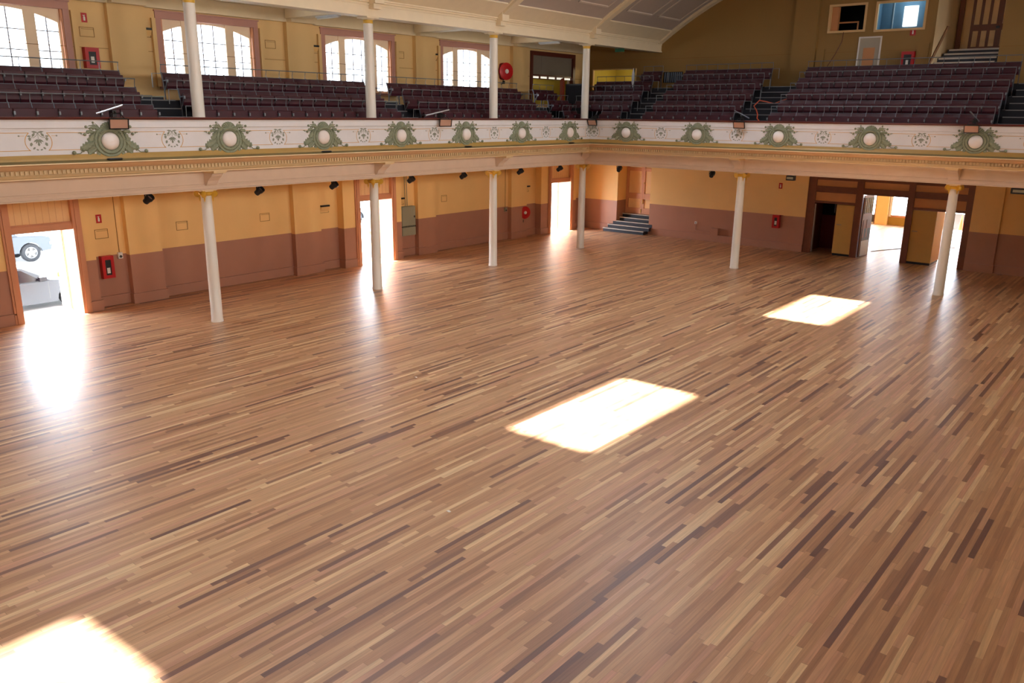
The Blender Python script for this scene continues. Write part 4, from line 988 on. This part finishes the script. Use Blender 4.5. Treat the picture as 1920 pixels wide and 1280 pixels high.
def car(loc, label, kind, paint):
    t = thing('car', loc, label, 'car')   # nose towards +y, near flank at local x=0, origin on the ground
    if kind == 'sedan':
        Wd, yr, yf, r, zb, b1, ct = 1.78, -1.38, 1.36, .32, .22, .93, 1.44
        belt = [(2.28, .3), (2.3, .55), (2.2, .72), (1.7, .84), (.8, .95), (-1.7, 1.0), (-2.2, .97), (-2.3, .8), (-2.28, .32)]
        cab = [(.85, .93), (.05, 1.4), (-.35, 1.45), (-.9, 1.43), (-1.75, .98)]; win = [[(.52, .97), (.0, 1.34), (-.36, 1.37), (-.36, .97)], [(-.43, .97), (-.43, 1.37), (-.88, 1.35), (-1.3, .99)]]
    else:
        Wd, yr, yf, r, zb, b1, ct = 1.9, -1.42, 1.42, .40, .42, 1.15, 1.85
        belt = [(2.25, .45), (2.32, .7), (2.25, 1.0), (1.95, 1.08), (1.0, 1.15), (-2.2, 1.18), (-2.35, 1.1), (-2.35, .5)]
        cab = [(1.0, 1.13), (.35, 1.78), (.0, 1.84), (-2.0, 1.82), (-2.3, 1.15)]; win = [[(.75, 1.18), (.3, 1.7), (-.2, 1.74), (-.2, 1.18)], [(-.3, 1.18), (-.3, 1.74), (-1.2, 1.74), (-1.2, 1.18)], [(-1.3, 1.18), (-1.3, 1.74), (-1.95, 1.72), (-2.1, 1.2)]]
    poly = belt+[(yr-r*1.2, zb)]+arch(yr, r*1.18, r)+[(yr+r*1.2, zb), (yf-r*1.2, zb)]+arch(yf, r*1.18, r)+[(yf+r*1.2, zb)]
    b = MB(); b.prism(poly, -Wd+.04, -.04, paint, 'x')
    inner = [(y*.995, z if z < .5 else z-.03) for y, z in poly]; b.prism(inner, -Wd, 0, paint, 'x')
    b.obj('body', t)
    c = MB(); n = len(cab); V = [(-.04, y, z) if z < 1.2 else (-.22, y, z) for y, z in cab]+[(-Wd+.04, y, z) if z < 1.2 else (-Wd+.22, y, z) for y, z in cab]
    c.add(V, [list(range(n)), list(range(n, 2*n))[::-1]]+[[i, i+n, i+1+n, i+1] for i in range(n-1)], paint)
    cb_ = c.obj('cabin', t)
    lo, hi = b1, cab[2][1]
    def onside(y, z): k = max(0, min(1, (z-lo)/(hi-lo))); return (-.04-.18*k+.012, y, z)
    for w_ in win: MB().add([onside(y, z) for y, z in w_], [list(range(len(w_)))], CGLASS).obj('side_window', cb_)
    y0, z0 = cab[0]; y1, z1 = cab[1]
    MB().add([(-.16, y0-.02, z0+.04), (-Wd+.16, y0-.02, z0+.04), (-Wd+.27, y1+.02, z1-.01), (-.27, y1+.02, z1-.01)], [[0, 1, 2, 3]], CGLASS).obj('windscreen', cb_)
    mt, mr = wheel(r, .22)
    for y in (yr, yf):
        for x, s in ((-.12, 0), (-Wd+.12, PI)):
            w_ = inst('wheel', mt, t, (x, y, r), (0, 0, s)); inst('rim', mr, w_)
    MB().box(-.03, .14, cab[0][0]-.42, cab[0][0]-.2, b1+.03, b1+.17, paint if kind != 'sedan' else CGLASS).obj('mirror', t)
    for y in (-.25, -1.2): MB().box(-.01, .025, y-.1, y+.08, b1-.14, b1-.10, RIM).obj('door_handle', t)
    s_ = MB()
    for y in (.72, -.4, -1.25 if kind == 'sedan' else -1.4): s_.box(-.005, .003, y-.006, y+.006, zb+.12, b1-.02, DGREY)
    s_.obj('door_seam', t)
    MB().box(-.3, .01, belt[1][0]-.12, belt[1][0]-.02, belt[1][1]-.02, belt[1][1]+.1, RIM).obj('headlamp', t)
    return t
c1 = car((-6.35, -22.35, -.2), 'silver sedan parked just outside the nearest street doorway', 'sedan', CARS)
c2 = car((-16.0, -19.95, -.2), 'blue-grey off-road wagon parked across the street, seen above the silver sedan', 'wagon', CARB)
dup(c1, (-16.0, -1.62, -.2), label='car across the street, front wheel glimpsed left of column in second doorway')
dup(c2, (-17.2, 17.0, -.2), label='car across the street glimpsed at left edge of the third doorway')
# small litter on the boards
for (x, y, l) in ((13.97, -23.7, 'tiny white paper scrap on floorboards in the lower middle'), (8.55, -19.2, 'tiny pale scrap on floorboards left of the middle sun patch')):
    s = MB(); s.prism([(-.04, -.015), (.03, -.025), (.045, .01), (-.02, .03)], .001, .006, WHT, 'z'); tag(s.obj('paper_scrap', None, False, (x, y, 0)), l, 'scrap')

# ------------------------------------------------------------------ camera
CP = Vector((22.332726875338537, -32.306470920190804, 6.217202658087337)); yw, pt, rl = 0.687754616650398, -0.27302471604516926, 0.010120017206424164
f = Vector((-math.cos(pt)*math.sin(yw), math.cos(pt)*math.cos(yw), math.sin(pt))); rt = Vector((math.cos(yw), math.sin(yw), 0)); up = rt.cross(f)
r2 = rt*math.cos(rl)+up*math.sin(rl); u2 = -rt*math.sin(rl)+up*math.cos(rl)
cam = bpy.data.cameras.new('camera'); co = bpy.data.objects.new('camera', cam); COL.objects.link(co)
M = Matrix((( r2.x, u2.x, -f.x, CP.x), (r2.y, u2.y, -f.y, CP.y), (r2.z, u2.z, -f.z, CP.z), (0, 0, 0, 1)))
co.matrix_world = M; cam.sensor_width = 36; cam.lens = 36*1526.304/1920; cam.clip_end = 300
SC.camera = co

# ------------------------------------------------------------------ light
wd = bpy.data.worlds.new('sky'); SC.world = wd; wd.use_nodes = True
bg = wd.node_tree.nodes['Background']; bg.inputs[0].default_value = (.80, .89, 1, 1); bg.inputs[1].default_value = 21.0
def light(name, kind, loc, target, power, col=(1, 1, 1), size=None, portal=False, spread=None):
    l = bpy.data.lights.new(name, kind); l.energy = power; l.color = col
    if kind == 'AREA':
        l.shape = 'RECTANGLE'; l.size, l.size_y = size
        if portal: l.cycles.is_portal = True
        if spread: l.spread = spread
    o = bpy.data.objects.new(name, l); COL.objects.link(o); o.location = loc
    o.rotation_euler = (Vector(target)-Vector(loc)).to_track_quat('-Z', 'Y').to_euler()
    return o
s = light('sun', 'SUN', (-20, -10, 40), (-20+.40*40, -10+.17*40, 0), 42, (1, .96, .91)); s.data.angle = math.radians(1.7)
for d in DOORS: light('door_portal', 'AREA', (XW-.47, d, 1.3), (0, d, 1.3), 1, size=(1.8, 2.7), portal=True)
for w in WINS: light('window_portal', 'AREA', (XW-.46, w, 8.1), (0, w, 8.1), 1, size=(3.7, 2.3), portal=True)
for a, b in SKY: light('skylight_portal', 'AREA', (8.1, (a+b)/2, 13.3), (8.1, (a+b)/2, 0), 1, size=(4.3, 1.8), portal=True)
light('foyer_portal', 'AREA', (10.6, FY+.1, 1.7), (10.6, 0, 1.7), 1, size=(10, 3.4), portal=True)
# fill lights added in place of unseen windows, opposite gallery and rear end
for k in range(6): light('opposite_fill', 'AREA', (28.2, 3.3-6.5*k-3, 8.1), (0, 3.3-6.5*k-3, 8.0), 155, (1, .95, .88), size=(3.4, 2.2), spread=1.75)
light('rear_fill', 'AREA', (12, Y0+.3, 6.5), (12, 0, 2.0), 140, (1, .97, .93), size=(16, 6))
light('ceiling_fill', 'AREA', (12, -20, 12.6), (12, -20, 0), 150, (1, .97, .92), size=(4, 44), spread=1.9)  # overhead fill added to brighten the floor, not a real roof light
light('lobby_lamp', 'POINT', (XW-.9, 3.3, 9.1), (0, 0, 0), 14, (1, .85, .55)).data.shadow_soft_size = .2
light('stair_lamp', 'POINT', (-2.5, 7.6, 8.4), (0, 0, 0), 24, (1, .84, .5)).data.shadow_soft_size = .2
light('booth_fill', 'POINT', (11.6, YW+.7, 11.2), (0, 0, 0), 12, (.7, .88, 1)).data.shadow_soft_size = .1  # added fill that brightens the booth, no such lamp is known

SC.view_settings.view_transform = 'Standard'; SC.view_settings.look = 'None'; SC.view_settings.exposure = .25; SC.view_settings.gamma = 1
cy = SC.cycles
cy.use_denoising = True
try: cy.denoiser = 'OPENIMAGEDENOISE'
except Exception: pass
cy.max_bounces = 7; cy.diffuse_bounces = 5; cy.glossy_bounces = 3; cy.transparent_max_bounces = 8; cy.transmission_bounces = 2
cy.caustics_reflective = False; cy.caustics_refractive = False; cy.sample_clamp_indirect = 6; cy.blur_glossy = 1.0
